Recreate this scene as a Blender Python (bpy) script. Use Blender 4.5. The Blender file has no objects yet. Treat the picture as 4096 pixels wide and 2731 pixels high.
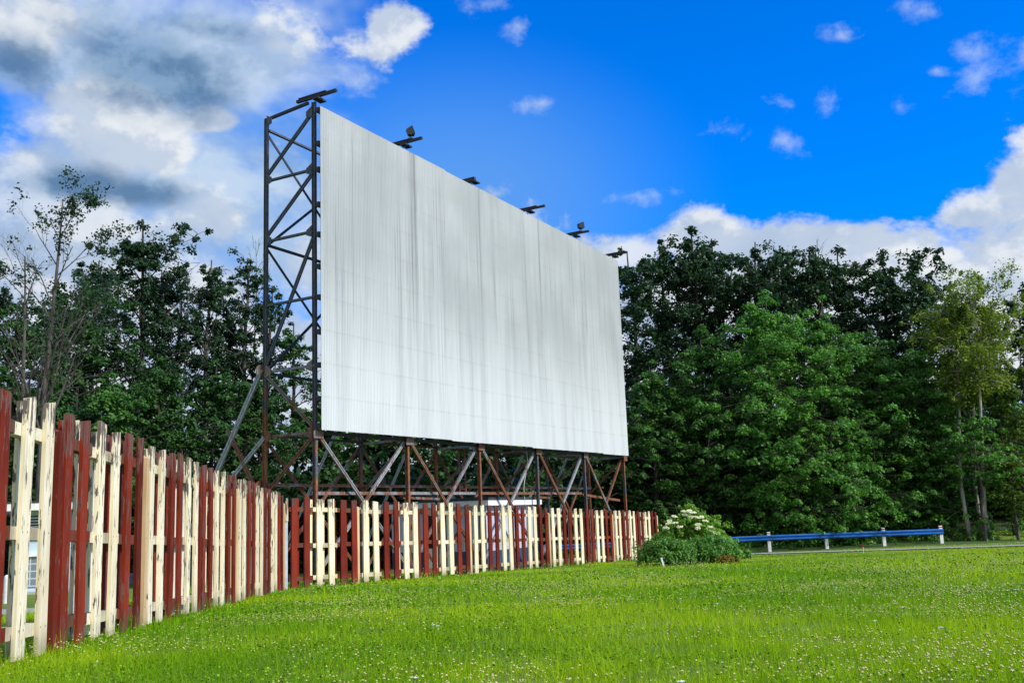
import bpy, math, random
import numpy as np
from mathutils import Vector, Matrix

random.seed(7)
R = np.random.default_rng(7)
SC = bpy.context.scene
COL = SC.collection
rad = math.radians

# ------------------------------------------------------------------ camera model
CX, CY, FPX = 2048.0, 1365.5, 4005.57
PITCH, ROLL = rad(9.754361), rad(-2.127968)
c_f = np.array([0, math.cos(PITCH), math.sin(PITCH)])
_u0 = np.array([0, -math.sin(PITCH), math.cos(PITCH)])
_r0 = np.array([1.0, 0, 0])
c_r = _r0 * math.cos(ROLL) + _u0 * math.sin(ROLL)
c_u = -_r0 * math.sin(ROLL) + _u0 * math.cos(ROLL)


def ray(px, py):
    return c_f + c_r * (px - CX) / FPX - c_u * (py - CY) / FPX


def gz(x, y):
    """height of the terrain (eye level is 0)"""
    x = np.asarray(x, float); y = np.asarray(y, float)
    xc = np.clip(x, -60, 60); yc = np.clip(y, -15, 58)
    z = -.673 + .005 * xc - .0333 * yc - .01 * np.maximum(0, yc - 46)
    z = z + .11 * np.clip(y - 58, 0, 7) * np.clip((x - 2) / 10, 0, 1) + .05 * np.clip(y - 58, 0, 7)
    return z


def lonlat(px, py):
    d = ray(px, py); d = d / np.linalg.norm(d)
    return math.atan2(d[0], d[1]), math.asin(d[2])


# ------------------------------------------------------------------ objects
def tag(o, label=None, cat=None, group=None, kind=None):
    if label: o['label'] = label
    if cat: o['category'] = cat
    if group: o['group'] = group
    if kind: o['kind'] = kind
    return o


def empty(name, loc, rz=0.0):
    o = bpy.data.objects.new(name, None)
    o.empty_display_size = .2
    o.location = loc; o.rotation_euler = (0, 0, rz)
    COL.objects.link(o)
    return o


def link(name, me, mat, parent=None, loc=(0, 0, 0), rot=(0, 0, 0)):
    o = bpy.data.objects.new(name, me)
    COL.objects.link(o)
    if mat is not None and len(me.materials) == 0:
        me.materials.append(mat)
    o.location = loc; o.rotation_euler = rot
    if parent: o.parent = parent
    return o


class MB:
    def __init__(s):
        s.v = []; s.f = []; s.m = []

    def poly(s, pts, faces, mi=0):
        b = len(s.v)
        s.v += [tuple(p) for p in pts]
        s.f += [tuple(b + i for i in f) for f in faces]
        s.m += [mi] * len(faces)
        return s

    def box(s, x0, x1, y0, y1, z0, z1, mi=0):
        p = [(x0, y0, z0), (x1, y0, z0), (x1, y1, z0), (x0, y1, z0), (x0, y0, z1), (x1, y0, z1), (x1, y1, z1), (x0, y1, z1)]
        return s.poly(p, [(3, 2, 1, 0), (4, 5, 6, 7), (0, 1, 5, 4), (1, 2, 6, 5), (2, 3, 7, 6), (3, 0, 4, 7)], mi)

    def beam(s, a, b, w, h, up=(0, 0, 1), mi=0):
        """rectangular bar from a to b: w sideways, h along up"""
        a = Vector(a); b = Vector(b); d = (b - a).normalized(); up = Vector(up)
        if abs(d.dot(up)) > .98: up = Vector((1, 0, 0))
        x = d.cross(up).normalized(); y = x.cross(d).normalized()
        p = []
        for q in (a, b):
            for i, j in ((-1, -1), (1, -1), (1, 1), (-1, 1)):
                p.append(q + x * (i * w / 2) + y * (j * h / 2))
        return s.poly(p, [(0, 1, 2, 3), (7, 6, 5, 4), (4, 5, 1, 0), (5, 6, 2, 1), (6, 7, 3, 2), (7, 4, 0, 3)], mi)

    def angle(s, a, b, w, t=.012, up=(0, 0, 1), gap=.02, mi=0):
        """double-angle steel member: two L sections back to back (a T with a slot)"""
        a = Vector(a); b = Vector(b); d = (b - a).normalized(); up = Vector(up)
        if abs(d.dot(up)) > .98: up = Vector((1, 0, 0))
        x = d.cross(up).normalized(); y = x.cross(d).normalized()
        for sg in (-1, 1):
            o1 = x * sg * gap / 2; o2 = x * sg * (gap / 2 + t); o3 = x * sg * (gap / 2 + w / 2)
            prof = [o1 - y * w / 2, o3 - y * w / 2, o3 - y * (w / 2 - t), o2 - y * (w / 2 - t), o2 + y * w / 2, o1 + y * w / 2]
            pts = [a + q for q in prof] + [b + q for q in prof]
            n = 6
            fs = [(i, (i + 1) % n, n + (i + 1) % n, n + i) for i in range(n)] + [tuple(range(n - 1, -1, -1)), tuple(range(n, 2 * n))]
            if sg < 0: fs = [tuple(reversed(f)) for f in fs]
            s.poly(pts, fs, mi)
        return s

    def tube(s, path, rads, n=8, cap=True, mi=0):
        path = [Vector(p) for p in path]; b = len(s.v); k = len(path)
        prev = None
        for i, p in enumerate(path):
            d = (path[min(i + 1, k - 1)] - path[max(i - 1, 0)]).normalized()
            if prev is None:
                x = d.orthogonal().normalized()
            else:
                x = (prev - d * prev.dot(d)).normalized()
            prev = x; y = d.cross(x)
            for j in range(n):
                a = 2 * math.pi * j / n
                s.v.append(tuple(p + (x * math.cos(a) + y * math.sin(a)) * rads[i]))
        for i in range(k - 1):
            for j in range(n):
                s.f.append((b + i * n + j, b + i * n + (j + 1) % n, b + (i + 1) * n + (j + 1) % n, b + (i + 1) * n + j)); s.m.append(mi)
        if cap:
            s.f.append(tuple(b + j for j in reversed(range(n)))); s.m.append(mi)
            s.f.append(tuple(b + (k - 1) * n + j for j in range(n))); s.m.append(mi)
        return s

    def mesh(s, name, smooth=False):
        me = bpy.data.meshes.new(name)
        me.from_pydata(s.v, [], s.f)
        me.polygons.foreach_set('material_index', s.m)
        if smooth: me.polygons.foreach_set('use_smooth', [True] * len(me.polygons))
        me.update()
        return me

    def build(s, name, mat, parent=None, loc=(0, 0, 0), rot=(0, 0, 0), smooth=False):
        return link(name, s.mesh(name, smooth), mat, parent, loc, rot)


def np_mesh(name, verts, nper):
    """mesh of separate polygons with nper corners each"""
    n = len(verts) // nper
    me = bpy.data.meshes.new(name)
    me.vertices.add(n * nper); me.vertices.foreach_set('co', verts.astype(np.float32).ravel())
    me.loops.add(n * nper); me.loops.foreach_set('vertex_index', np.arange(n * nper, dtype=np.int32))
    me.polygons.add(n); me.polygons.foreach_set('loop_start', np.arange(0, n * nper, nper, dtype=np.int32))
    me.polygons.foreach_set('loop_total', np.full(n, nper, dtype=np.int32))
    me.update(calc_edges=True)
    return me


# ------------------------------------------------------------------ materials
class NT:
    def __init__(s, name):
        s.mat = bpy.data.materials.new(name); s.mat.use_nodes = True
        s.t = s.mat.node_tree; s.b = s.t.nodes['Principled BSDF']; s.out = s.t.nodes['Material Output']
        s.b.inputs['Roughness'].default_value = .7

    def n(s, typ, **kw):
        nd = s.t.nodes.new(typ)
        for k, v in kw.items():
            if k in nd.bl_rna.properties: setattr(nd, k, v)
        return nd

    def set(s, nd, i, v):
        if isinstance(v, bpy.types.NodeSocket): s.t.links.new(v, nd.inputs[i])
        else: nd.inputs[i].default_value = v

    def math(s, op, a, b=0.0, c=0.0, clamp=False):
        nd = s.n('ShaderNodeMath', operation=op); nd.use_clamp = clamp
        s.set(nd, 0, a); s.set(nd, 1, b); s.set(nd, 2, c)
        return nd.outputs[0]

    def mix(s, fac, a, b, mode='MIX'):
        nd = s.n('ShaderNodeMix', data_type='RGBA', blend_type=mode)
        s.set(nd, 0, fac); s.set(nd, 6, col(a)); s.set(nd, 7, col(b))
        return nd.outputs[2]

    def noise(s, vec, scale, detail=4.0, rough=.55, dist=0.0):
        nd = s.n('ShaderNodeTexNoise')
        s.t.links.new(vec, nd.inputs['Vector'])
        nd.inputs['Scale'].default_value = scale; nd.inputs['Detail'].default_value = detail
        nd.inputs['Roughness'].default_value = rough; nd.inputs['Distortion'].default_value = dist
        return nd.outputs[0]

    def ramp(s, fac, lo, hi, a=0.0, b=1.0, smooth=True):
        nd = s.n('ShaderNodeMapRange', interpolation_type='SMOOTHSTEP' if smooth else 'LINEAR')
        s.set(nd, 0, fac)
        for i, v in zip((1, 2, 3, 4), (lo, hi, a, b)): s.set(nd, i, v)
        return nd.outputs[0]

    def coords(s, scale=(1, 1, 1), src='Object', offs=None):
        tc = s.n('ShaderNodeTexCoord').outputs[src] if src != 'World' else s.n('ShaderNodeNewGeometry').outputs['Position']
        if offs is not None:
            ad = s.n('ShaderNodeVectorMath', operation='ADD'); s.t.links.new(tc, ad.inputs[0]); s.t.links.new(offs, ad.inputs[1]); tc = ad.outputs[0]
        mp = s.n('ShaderNodeVectorMath', operation='MULTIPLY'); s.t.links.new(tc, mp.inputs[0]); mp.inputs[1].default_value = scale
        return mp.outputs[0]

    def objrand(s):
        return s.n('ShaderNodeObjectInfo').outputs['Random']

    def base(s, c): s.set(s.b, 'Base Color', col(c))

    def bump(s, h, strength=.3, dist=.01):
        nd = s.n('ShaderNodeBump'); s.set(nd, 'Height', h); nd.inputs['Strength'].default_value = strength; nd.inputs['Distance'].default_value = dist
        s.t.links.new(nd.outputs[0], s.b.inputs['Normal'])


def col(c):
    if isinstance(c, (tuple, list)) and len(c) == 3: return (*c, 1.0)
    return c


def rough(nt, v): nt.b.inputs['Roughness'].default_value = v


def simple(name, c, r=.7, metal=0.0, var=.25, scale=6.0):
    m = NT(name); v = m.coords()
    nz = m.noise(v, scale, 5)
    f = m.ramp(nz, .3, .7, 1 - var, 1 + var * .4)
    mm = m.n('ShaderNodeVectorMath', operation='SCALE'); mm.inputs[0].default_value = c; m.set(mm, 'Scale', f)
    m.set(m.b, 'Base Color', mm.outputs[0]); rough(m, r); m.b.inputs['Metallic'].default_value = metal
    return m.mat


def paint_wood(name, paint, wood, peel_lo, dirt, var):
    """painted board: grain, peeling flakes at random per board, stronger at the top end"""
    m = NT(name); rnd = m.objrand()
    cx = m.n('ShaderNodeCombineXYZ'); m.set(cx, 0, m.math('MULTIPLY', rnd, 37.0)); m.set(cx, 1, m.math('MULTIPLY', rnd, 91.0)); m.set(cx, 2, m.math('MULTIPLY', rnd, 53.0))
    v = m.coords((1, 1, 1), 'Object', cx.outputs[0])
    vs = m.coords((9, 9, 1.6), 'Object', cx.outputs[0])
    vg = m.coords((60, 60, 1.2), 'Object', cx.outputs[0])
    flakes = m.noise(vs, 2.6, 7, .62)
    sep = m.n('ShaderNodeSeparateXYZ'); m.t.links.new(m.n('ShaderNodeTexCoord').outputs['Object'], sep.inputs[0])
    top = m.ramp(sep.outputs[2], 1.45, 2.0, 0.0, .15 if peel_lo < .68 else .07)
    wear = m.math('MULTIPLY', m.math('POWER', rnd, 2.5), .07)
    thr = m.math('SUBTRACT', m.math('SUBTRACT', peel_lo, top), wear)
    peel = m.ramp(flakes, thr, m.math('ADD', thr, .03))
    grain = m.noise(vg, 1.0, 4, .6)
    big = m.noise(v, 1.3, 4)
    pc = m.mix(m.ramp(big, .35, .7), paint, tuple(x * y for x, y in zip(paint, dirt)))
    pc = m.mix(m.ramp(grain, .38, .52, .0, .16), tuple(x * .5 for x in paint), pc) if False else pc
    g = m.ramp(grain, .3, .7, .80, 1.06)
    sc = m.n('ShaderNodeVectorMath', operation='SCALE'); m.t.links.new(pc, sc.inputs[0])
    m.set(sc, 'Scale', m.math('MULTIPLY', g, m.math('ADD', 1 - var, m.math('MULTIPLY', rnd, var * 1.3))))
    wc = m.mix(m.ramp(grain, .3, .7), tuple(x * .45 for x in wood), wood)
    # knots
    vk = m.n('ShaderNodeTexVoronoi'); m.t.links.new(m.coords((7, 7, 2.6), 'Object', cx.outputs[0]), vk.inputs['Vector']); vk.inputs['Scale'].default_value = 1.0
    knot = m.ramp(vk.outputs['Distance'], .05, .09, .55, 0.0)
    c = m.mix(peel, sc.outputs[0], wc)
    c = m.mix(knot, c, tuple(x * .35 for x in wood))
    mud = m.math('MULTIPLY', m.ramp(sep.outputs[2], .32, .0), m.ramp(big, .35, .6))
    c = m.mix(m.math('MULTIPLY', mud, .65), c, (.10, .085, .05))
    grime = m.math('MULTIPLY', m.ramp(m.noise(vs, .9, 5, .6), .50, .72), .45)
    c = m.mix(m.math('MULTIPLY', grime, m.math('ADD', .4, rnd)), c, tuple(x * .42 for x in paint))
    # two nail heads at every rail
    nz_ = m.math('MINIMUM', m.math('MINIMUM', m.math('ABSOLUTE', m.math('SUBTRACT', sep.outputs[2], .23)), m.math('ABSOLUTE', m.math('SUBTRACT', sep.outputs[2], .94))), m.math('ABSOLUTE', m.math('SUBTRACT', sep.outputs[2], 1.70)))
    nx_ = m.math('MINIMUM', m.math('ABSOLUTE', m.math('SUBTRACT', sep.outputs[0], .045)), m.math('ABSOLUTE', m.math('SUBTRACT', sep.outputs[0], .135)))
    nail = m.ramp(m.math('ADD', m.math('POWER', nz_, 2.0), m.math('POWER', nx_, 2.0)), .00004, .00009, .8, 0.0)
    c = m.mix(nail, c, (.06, .045, .035))
    m.base(c); rough(m, .78); m.b.inputs['Specular IOR Level'].default_value = .2
    h = m.math('ADD', m.math('MULTIPLY', grain, .5), m.math('MULTIPLY', peel, -.6))
    m.bump(h, .5, .004)
    return m.mat


CREAM = paint_wood('cream_paint', (.87, .80, .56), (.20, .165, .125), .675, (.93, .88, .80), .10)
CREAM_WORN = paint_wood('cream_paint_worn', (.87, .80, .57), (.19, .16, .125), .605, (.92, .88, .80), .12)
TAN = paint_wood('raw_post_wood', (.70, .50, .28), (.24, .18, .12), .70, (.85, .8, .7), .15)
RED = paint_wood('barn_red_paint', (.215, .023, .007), (.12, .06, .05), .65, (.62, .55, .6), .48)
RED_WORN = paint_wood('barn_red_paint_worn', (.235, .025, .008), (.20, .10, .08), .61, (.6, .6, .65), .48)


def steel(name, c_lo, c_hi, rust, amt):
    m = NT(name); v = m.coords((1, 1, .5), 'World')
    nz = m.noise(v, 2.2, 6, .65); fine = m.noise(v, 14.0, 4, .6)
    sep = m.n('ShaderNodeSeparateXYZ'); m.t.links.new(m.n('ShaderNodeNewGeometry').outputs['Position'], sep.inputs[0])
    low = m.ramp(sep.outputs[2], 6.2, 1.2, -.20, .14)
    f = m.ramp(m.math('ADD', m.math('ADD', nz, low), m.math('MULTIPLY', m.math('SUBTRACT', m.objrand(), .5), .25)), amt, amt + .12)
    c = m.mix(m.ramp(fine, .3, .7), c_lo, c_hi)
    rc = m.mix(m.ramp(fine, .35, .65), rust, tuple(x * .45 for x in rust))
    m.base(m.mix(f, c, rc)); rough(m, .65); m.b.inputs['Metallic'].default_value = .15
    m.bump(fine, .3, .004)
    return m.mat


STEEL = steel('weathered_steel', (.050, .060, .076), (.105, .118, .138), (.30, .115, .045), .53)
STEEL_BRACE = steel('brace_steel', (.13, .14, .15), (.28, .29, .30), (.26, .105, .045), .55)
GALV = steel('galvanised_steel', (.22, .235, .25), (.40, .42, .43), (.24, .12, .06), .70)
DARKSTEEL = steel('dark_beam_steel', (.018, .018, .021), (.04, .04, .045), (.07, .03, .018), .68)
RUSTY = steel('rusty_steel', (.13, .105, .09), (.24, .20, .17), (.25, .10, .045), .50)


def screen_mat():
    m = NT('white_corrugated_screen')
    tc = m.n('ShaderNodeTexCoord').outputs['Object']
    sep = m.n('ShaderNodeSeparateXYZ'); m.t.links.new(tc, sep.inputs[0])
    x, z = sep.outputs[0], sep.outputs[2]

    def vec(sx, sz, o=0.0):
        c = m.n('ShaderNodeCombineXYZ'); m.set(c, 0, m.math('MULTIPLY', x, sx)); m.set(c, 1, o); m.set(c, 2, m.math('MULTIPLY', z, sz)); return c.outputs[0]
    fine = m.noise(vec(13.0, .11), 1.0, 6, .66)            # thin runs down the ribs
    mid = m.noise(vec(1.7, .16, 3.0), 1.0, 4, .6)         # wider dirty strips
    blot = m.noise(vec(.28, .32, 7.0), 1.0, 4, .55)
    # dirt collects more below the top edge and in the upper middle of the panel
    hz = m.math('MULTIPLY', m.ramp(z, 9.6, 7.4), m.ramp(z, .6, 6.0))
    dirt = m.math('MULTIPLY', m.ramp(fine, .47, .68), m.ramp(m.math('ADD', m.math('MULTIPLY', mid, .6), m.math('MULTIPLY', blot, .6)), .50, .72))
    dirt = m.math('MULTIPLY', dirt, m.math('ADD', .25, m.math('MULTIPLY', hz, 1.15)))
    # sheet rows: each row starts a little darker under its lap
    row = m.math('FRACT', m.math('DIVIDE', m.math('SUBTRACT', 9.0, z), .9))
    lap = m.math('MULTIPLY', m.ramp(row, 0.0, .25, 1.0, 0.0), m.ramp(mid, .45, .65))
    lap_line = m.math('MULTIPLY', m.ramp(row, .02, .09, .26, 0.0), m.ramp(mid, .32, .55))
    # one long black run under the second outrigger
    def run(x0, w, a):
        return m.math('MULTIPLY', m.ramp(m.math('ABSOLUTE', m.math('SUBTRACT', x, x0)), 0.0, w, a, 0.0), m.ramp(z, 2.4, 8.6, .15, 1.0))
    runs = m.math('ADD', m.math('ADD', run(4.62, .07, .55), run(4.5, .30, .30)), m.math('ADD', run(8.7, .12, .30), m.math('ADD', run(13.3, .12, .36), run(17.2, .2, .25))))
    base = m.mix(m.ramp(blot, .35, .65), (.335, .370, .374), (.412, .450, .455))
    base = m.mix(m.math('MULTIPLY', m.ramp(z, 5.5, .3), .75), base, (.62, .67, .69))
    rib = m.noise(vec(38.0, .12, 11.0), 1.0, 2, .5)        # stripes painted in to bring out the ribs' light and dark
    c = m.mix(m.math('MULTIPLY', m.ramp(rib, .42, .68), .24), base, (.24, .265, .27))
    c = m.mix(m.math('MULTIPLY', m.ramp(mid, .42, .68), .22), c, (.22, .245, .25))
    c = m.mix(m.math('MULTIPLY', lap, m.math('MULTIPLY', hz, .24)), c, (.30, .32, .31))
    c = m.mix(lap_line, c, (.32, .34, .34))
    c = m.mix(m.math('MULTIPLY', dirt, .42, 0, True), c, (.12, .14, .145))
    c = m.mix(m.math('MULTIPLY', runs, m.ramp(fine, .3, .6, .45, 1.0), 0, True), c, (.07, .08, .075))
    m.base(c); rough(m, .55)
    return m.mat


SCREEN = screen_mat()


def leaf_mat(name, c1, c2, trans=.35, gloss=.5):
    m = NT(name)
    geo = m.n('ShaderNodeNewGeometry'); rnd = geo.outputs['Random Per Island']
    v = m.coords((1, 1, 1), 'Object')
    nz = m.noise(v, .55, 3)
    f = m.math('ADD', m.math('MULTIPLY', rnd, .65), m.math('MULTIPLY', m.ramp(nz, .35, .65), .35))
    c = m.mix(f, c1, c2)
    c = m.mix(m.math('MULTIPLY', m.objrand(), .35), c, tuple(x * .7 for x in c1))
    m.base(c); rough(m, gloss)
    m.b.inputs['Specular IOR Level'].default_value = .25
    tr = m.n('ShaderNodeBsdfTranslucent')
    tm = m.mix(1.0, c, (1.2, 1.5, .5), 'MULTIPLY'); m.t.links.new(tm, tr.inputs[0])
    mx = m.n('ShaderNodeMixShader'); mx.inputs[0].default_value = trans
    m.t.links.new(m.b.outputs[0], mx.inputs[1]); m.t.links.new(tr.outputs[0], mx.inputs[2]); m.t.links.new(mx.outputs[0], m.out.inputs[0])
    return m.mat


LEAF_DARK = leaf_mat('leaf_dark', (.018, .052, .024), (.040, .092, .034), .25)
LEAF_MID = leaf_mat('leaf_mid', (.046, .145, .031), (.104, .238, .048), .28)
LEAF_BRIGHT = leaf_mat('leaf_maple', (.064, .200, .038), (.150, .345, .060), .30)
LEAF_LOW = leaf_mat('leaf_woodland', (.030, .098, .026), (.068, .165, .040), .28)
LEAF_YELLOW = leaf_mat('leaf_yellow_green', (.060, .120, .016), (.135, .205, .030), .35)
LEAF_OLIVE = leaf_mat('leaf_poplar', (.120, .190, .020), (.24, .315, .040), .30)
LEAF_SHRUB = leaf_mat('leaf_elder', (.110, .245, .022), (.24, .43, .065), .35)
LEAF_BLUE = leaf_mat('leaf_low_shrub', (.075, .195, .034), (.145, .315, .062), .28)
LEAF_AUTUMN = leaf_mat('leaf_yellowing', (.12, .10, .012), (.24, .16, .02), .3)
PETAL = leaf_mat('white_petals', (.70, .68, .52), (.84, .83, .72), .2)


def bark(name, a, b):
    m = NT(name); v = m.coords((5, 5, .9), 'Object'); nz = m.noise(v, 1.6, 6, .65)
    m.base(m.mix(m.ramp(nz, .35, .65), a, b)); rough(m, .9); m.bump(nz, .7, .03)
    return m.mat


BARK = bark('bark_grey', (.045, .042, .038), (.12, .112, .10))
BARK_DARK = bark('bark_dark', (.020, .018, .016), (.055, .048, .042))
BARK_PALE = bark('bark_pale_poplar', (.22, .20, .165), (.48, .45, .40))

WHITE = simple('white_paint', (.80, .81, .82), .5, 0, .12)
BLUE_RAIL = simple('blue_rail_paint', (.010, .125, .46), .42, 0, .25, 3)
LILAC = simple('pale_lilac_siding', (.50, .52, .64), .6, 0, .18, 2)
SHED_BLUE = simple('dark_blue_base', (.03, .07, .15), .6, 0, .3, 2)
TAR = simple('tar_roof_edge', (.035, .045, .055), .8, 0, .3)
BLOCK_BLUE = simple('light_blue_block_wall', (.50, .64, .76), .7, 0, .10, 2)
DOORWHITE = simple('door_white', (.72, .75, .80), .5, 0, .08)
DARKIN = simple('dark_interior', (.012, .012, .013), .9)
GREYPOST = simple('white_blue_post_paint', (.60, .68, .80), .6, 0, .2)
BLACKMETAL = simple('lamp_housing_metal', (.045, .05, .055), .5, .3)
RUBBERW = simple('white_cable', (.60, .60, .58), .6)
REDREF = simple('red_reflector', (.30, .01, .008), .3)
LENS = NT('lamp_glass'); LENS.base((.30, .33, .36)); rough(LENS, .12); LENS = LENS.mat
GLASS = NT('dark_window_glass'); GLASS.base((.02, .028, .035)); rough(GLASS, .1); GLASS = GLASS.mat


def glassblock():
    m = NT('glass_blocks'); v = m.coords((1, 1, 1), 'Object')
    sep = m.n('ShaderNodeSeparateXYZ'); m.t.links.new(v, sep.inputs[0])
    def grid(s): return m.ramp(m.math('ABSOLUTE', m.math('SUBTRACT', m.math('FRACT', m.math('MULTIPLY', s, 5.0)), .5)), .40, .44)
    g = m.math('MAXIMUM', grid(sep.outputs[1]), grid(sep.outputs[2]))
    m.base(m.mix(g, (.16, .22, .27), (.5, .53, .55))); rough(m, .25)
    return m.mat


GBLOCK = glassblock()


def ground_mats():
    out = {}
    m = NT('lawn_soil_grass'); v = m.coords((1, 1, 1), 'World')
    n1 = m.noise(v, .35, 5); n2 = m.noise(v, 9.0, 5, .7); n3 = m.noise(v, 60.0, 3, .7)
    c = m.mix(m.ramp(n2, .3, .7), (.065, .130, .003), (.14, .23, .005))
    c = m.mix(m.math('MULTIPLY', m.ramp(n1, .4, .65), .6), c, (.22, .29, .010))
    c = m.mix(m.math('MULTIPLY', m.ramp(n3, .5, .75), .45), c, (.02, .055, .004))
    m.base(c); rough(m, .9); m.bump(n3, .6, .03); out['lawn'] = m.mat
    m = NT('woodland_soil'); v = m.coords((1, 1, 1), 'World'); n1 = m.noise(v, 1.2, 6, .65)
    m.base(m.mix(m.ramp(n1, .35, .65), (.012, .020, .006), (.030, .050, .012))); rough(m, .95); out['wood'] = m.mat
    m = NT('pale_gravel'); v = m.coords((1, 1, 1), 'World'); n1 = m.noise(v, 1.0, 5); n2 = m.noise(v, 40.0, 4, .7)
    c = m.mix(m.ramp(n2, .3, .7), (.26, .26, .22), (.46, .45, .42)); c = m.mix(m.math('MULTIPLY', m.ramp(n1, .5, .7), .5), c, (.10, .15, .05))
    m.base(c); rough(m, .95); m.bump(n2, .5, .02); out['gravel'] = m.mat
    m = NT('rough_verge_soil'); v = m.coords((1, 1, 1), 'World'); n2 = m.noise(v, 5.0, 5, .7)
    m.base(m.mix(m.ramp(n2, .3, .7), (.022, .065, .008), (.045, .11, .014))); rough(m, .9); out['verge'] = m.mat
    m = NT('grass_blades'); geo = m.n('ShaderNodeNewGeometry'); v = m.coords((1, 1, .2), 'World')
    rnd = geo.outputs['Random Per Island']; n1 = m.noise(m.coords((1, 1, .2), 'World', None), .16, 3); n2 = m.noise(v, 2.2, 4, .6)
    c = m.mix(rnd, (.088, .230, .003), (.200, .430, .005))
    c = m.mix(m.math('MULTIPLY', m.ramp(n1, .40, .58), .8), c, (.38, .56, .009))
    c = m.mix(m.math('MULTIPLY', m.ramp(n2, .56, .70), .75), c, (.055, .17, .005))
    m.base(c); rough(m, .7); m.b.inputs['Specular IOR Level'].default_value = .10
    tr = m.n('ShaderNodeBsdfTranslucent'); tm = m.mix(1.0, c, (1.3, 1.25, .5), 'MULTIPLY'); m.t.links.new(tm, tr.inputs[0])
    mx = m.n('ShaderNodeMixShader'); mx.inputs[0].default_value = .35
    m.t.links.new(m.b.outputs[0], mx.inputs[1]); m.t.links.new(tr.outputs[0], mx.inputs[2]); m.t.links.new(mx.outputs[0], m.out.inputs[0])
    out['blade'] = m.mat
    m = NT('clover_heads'); geo = m.n('ShaderNodeNewGeometry')
    c = m.mix(geo.outputs['Random Per Island'], (.30, .36, .08), (.55, .50, .24))
    m.base(c); rough(m, .8); out['clover'] = m.mat
    m = NT('clover_leaf'); geo = m.n('ShaderNodeNewGeometry'); c = m.mix(geo.outputs['Random Per Island'], (.035, .13, .006), (.20, .38, .016))
    m.base(c); m.b.inputs['Specular IOR Level'].default_value = .15; rough(m, .6); out['cloverleaf'] = m.mat
    return out


GM = ground_mats()

# ------------------------------------------------------------------ ground
def sheet(name, xs, ys, dz, mat, maskfn=None):
    X, Y = np.meshgrid(xs, ys); Z = gz(X, Y) + dz
    nx, ny = len(xs), len(ys)
    v = np.stack([X, Y, Z], -1).reshape(-1, 3)
    f = []
    for j in range(ny - 1):
        for i in range(nx - 1):
            if maskfn and not maskfn((xs[i] + xs[i + 1]) / 2, (ys[j] + ys[j + 1]) / 2): continue
            a = j * nx + i; f.append((a, a + 1, a + nx + 1, a + nx))
    me = bpy.data.meshes.new(name); me.from_pydata(v.tolist(), [], f); me.polygons.foreach_set('use_smooth', [True] * len(f)); me.update()
    o = link(name, me, mat); return tag(o, kind='structure')


def axis(*seg):
    o = []
    for a, b, n in seg: o += list(np.linspace(a, b, n, endpoint=False))
    return np.array(o + [seg[-1][1]])


tag(sheet('lawn', axis((-900, -60, 6), (-60, 60, 60), (60, 900, 6)), axis((-300, -20, 5), (-20, 70, 60), (70, 1500, 8)), 0, GM['lawn']), 'mown grass field sloping gently away from the camera', 'lawn')


def strip(name, pts, w, dz, mat):
    """ribbon over the terrain along pts"""
    m = MB(); P = []
    for i, p in enumerate(pts):
        a = np.array(pts[max(i - 1, 0)]); b = np.array(pts[min(i + 1, len(pts) - 1)]); d = (b - a) / np.linalg.norm(b - a); nrm = np.array([-d[1], d[0]])
        for s in (-1, 0, 1):
            q = np.array(p) + nrm * s * w / 2; P.append((q[0], q[1], float(gz(q[0], q[1])) + dz))
    m.poly(P, [(i * 3 + k, i * 3 + 3 + k, i * 3 + 4 + k, i * 3 + 1 + k) for i in range(len(pts) - 1) for k in (0, 1)])
    o = m.build(name, mat); return tag(o, kind='structure')


def lerp(a, b, n): return [tuple(np.array(a) + (np.array(b) - np.array(a)) * t) for t in np.linspace(0, 1, n)]


tag(strip('road', lerp((-8, 59.1), (35.3, 23.2), 50), 2.3, .03, GM['gravel']), 'narrow grey lane between the lawn and the blue guardrail', 'road')
tag(strip('verge', lerp((-4, 58.5), (60, 50.0), 50), 8.5, .006, GM['verge']), 'darker rough grass verge beyond the lane', 'verge')
tag(strip('path', lerp((-6.6, 16.8), (-30, 15.6), 16), 2.2, .012, GM['gravel']), 'grey gravel path behind the left fence', 'path')
tag(sheet('woodland_floor', axis((-90, 90, 60)), axis((30, 150, 50)), .03, GM['wood'], lambda x, y: y > 60 + (0 if x > 0 else -14 * min(1, -x / 16))), 'shaded leaf-litter floor under the trees', 'woodland floor')

# ------------------------------------------------------------------ fences
FC = (-4.935, 21.849)          # corner


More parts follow.
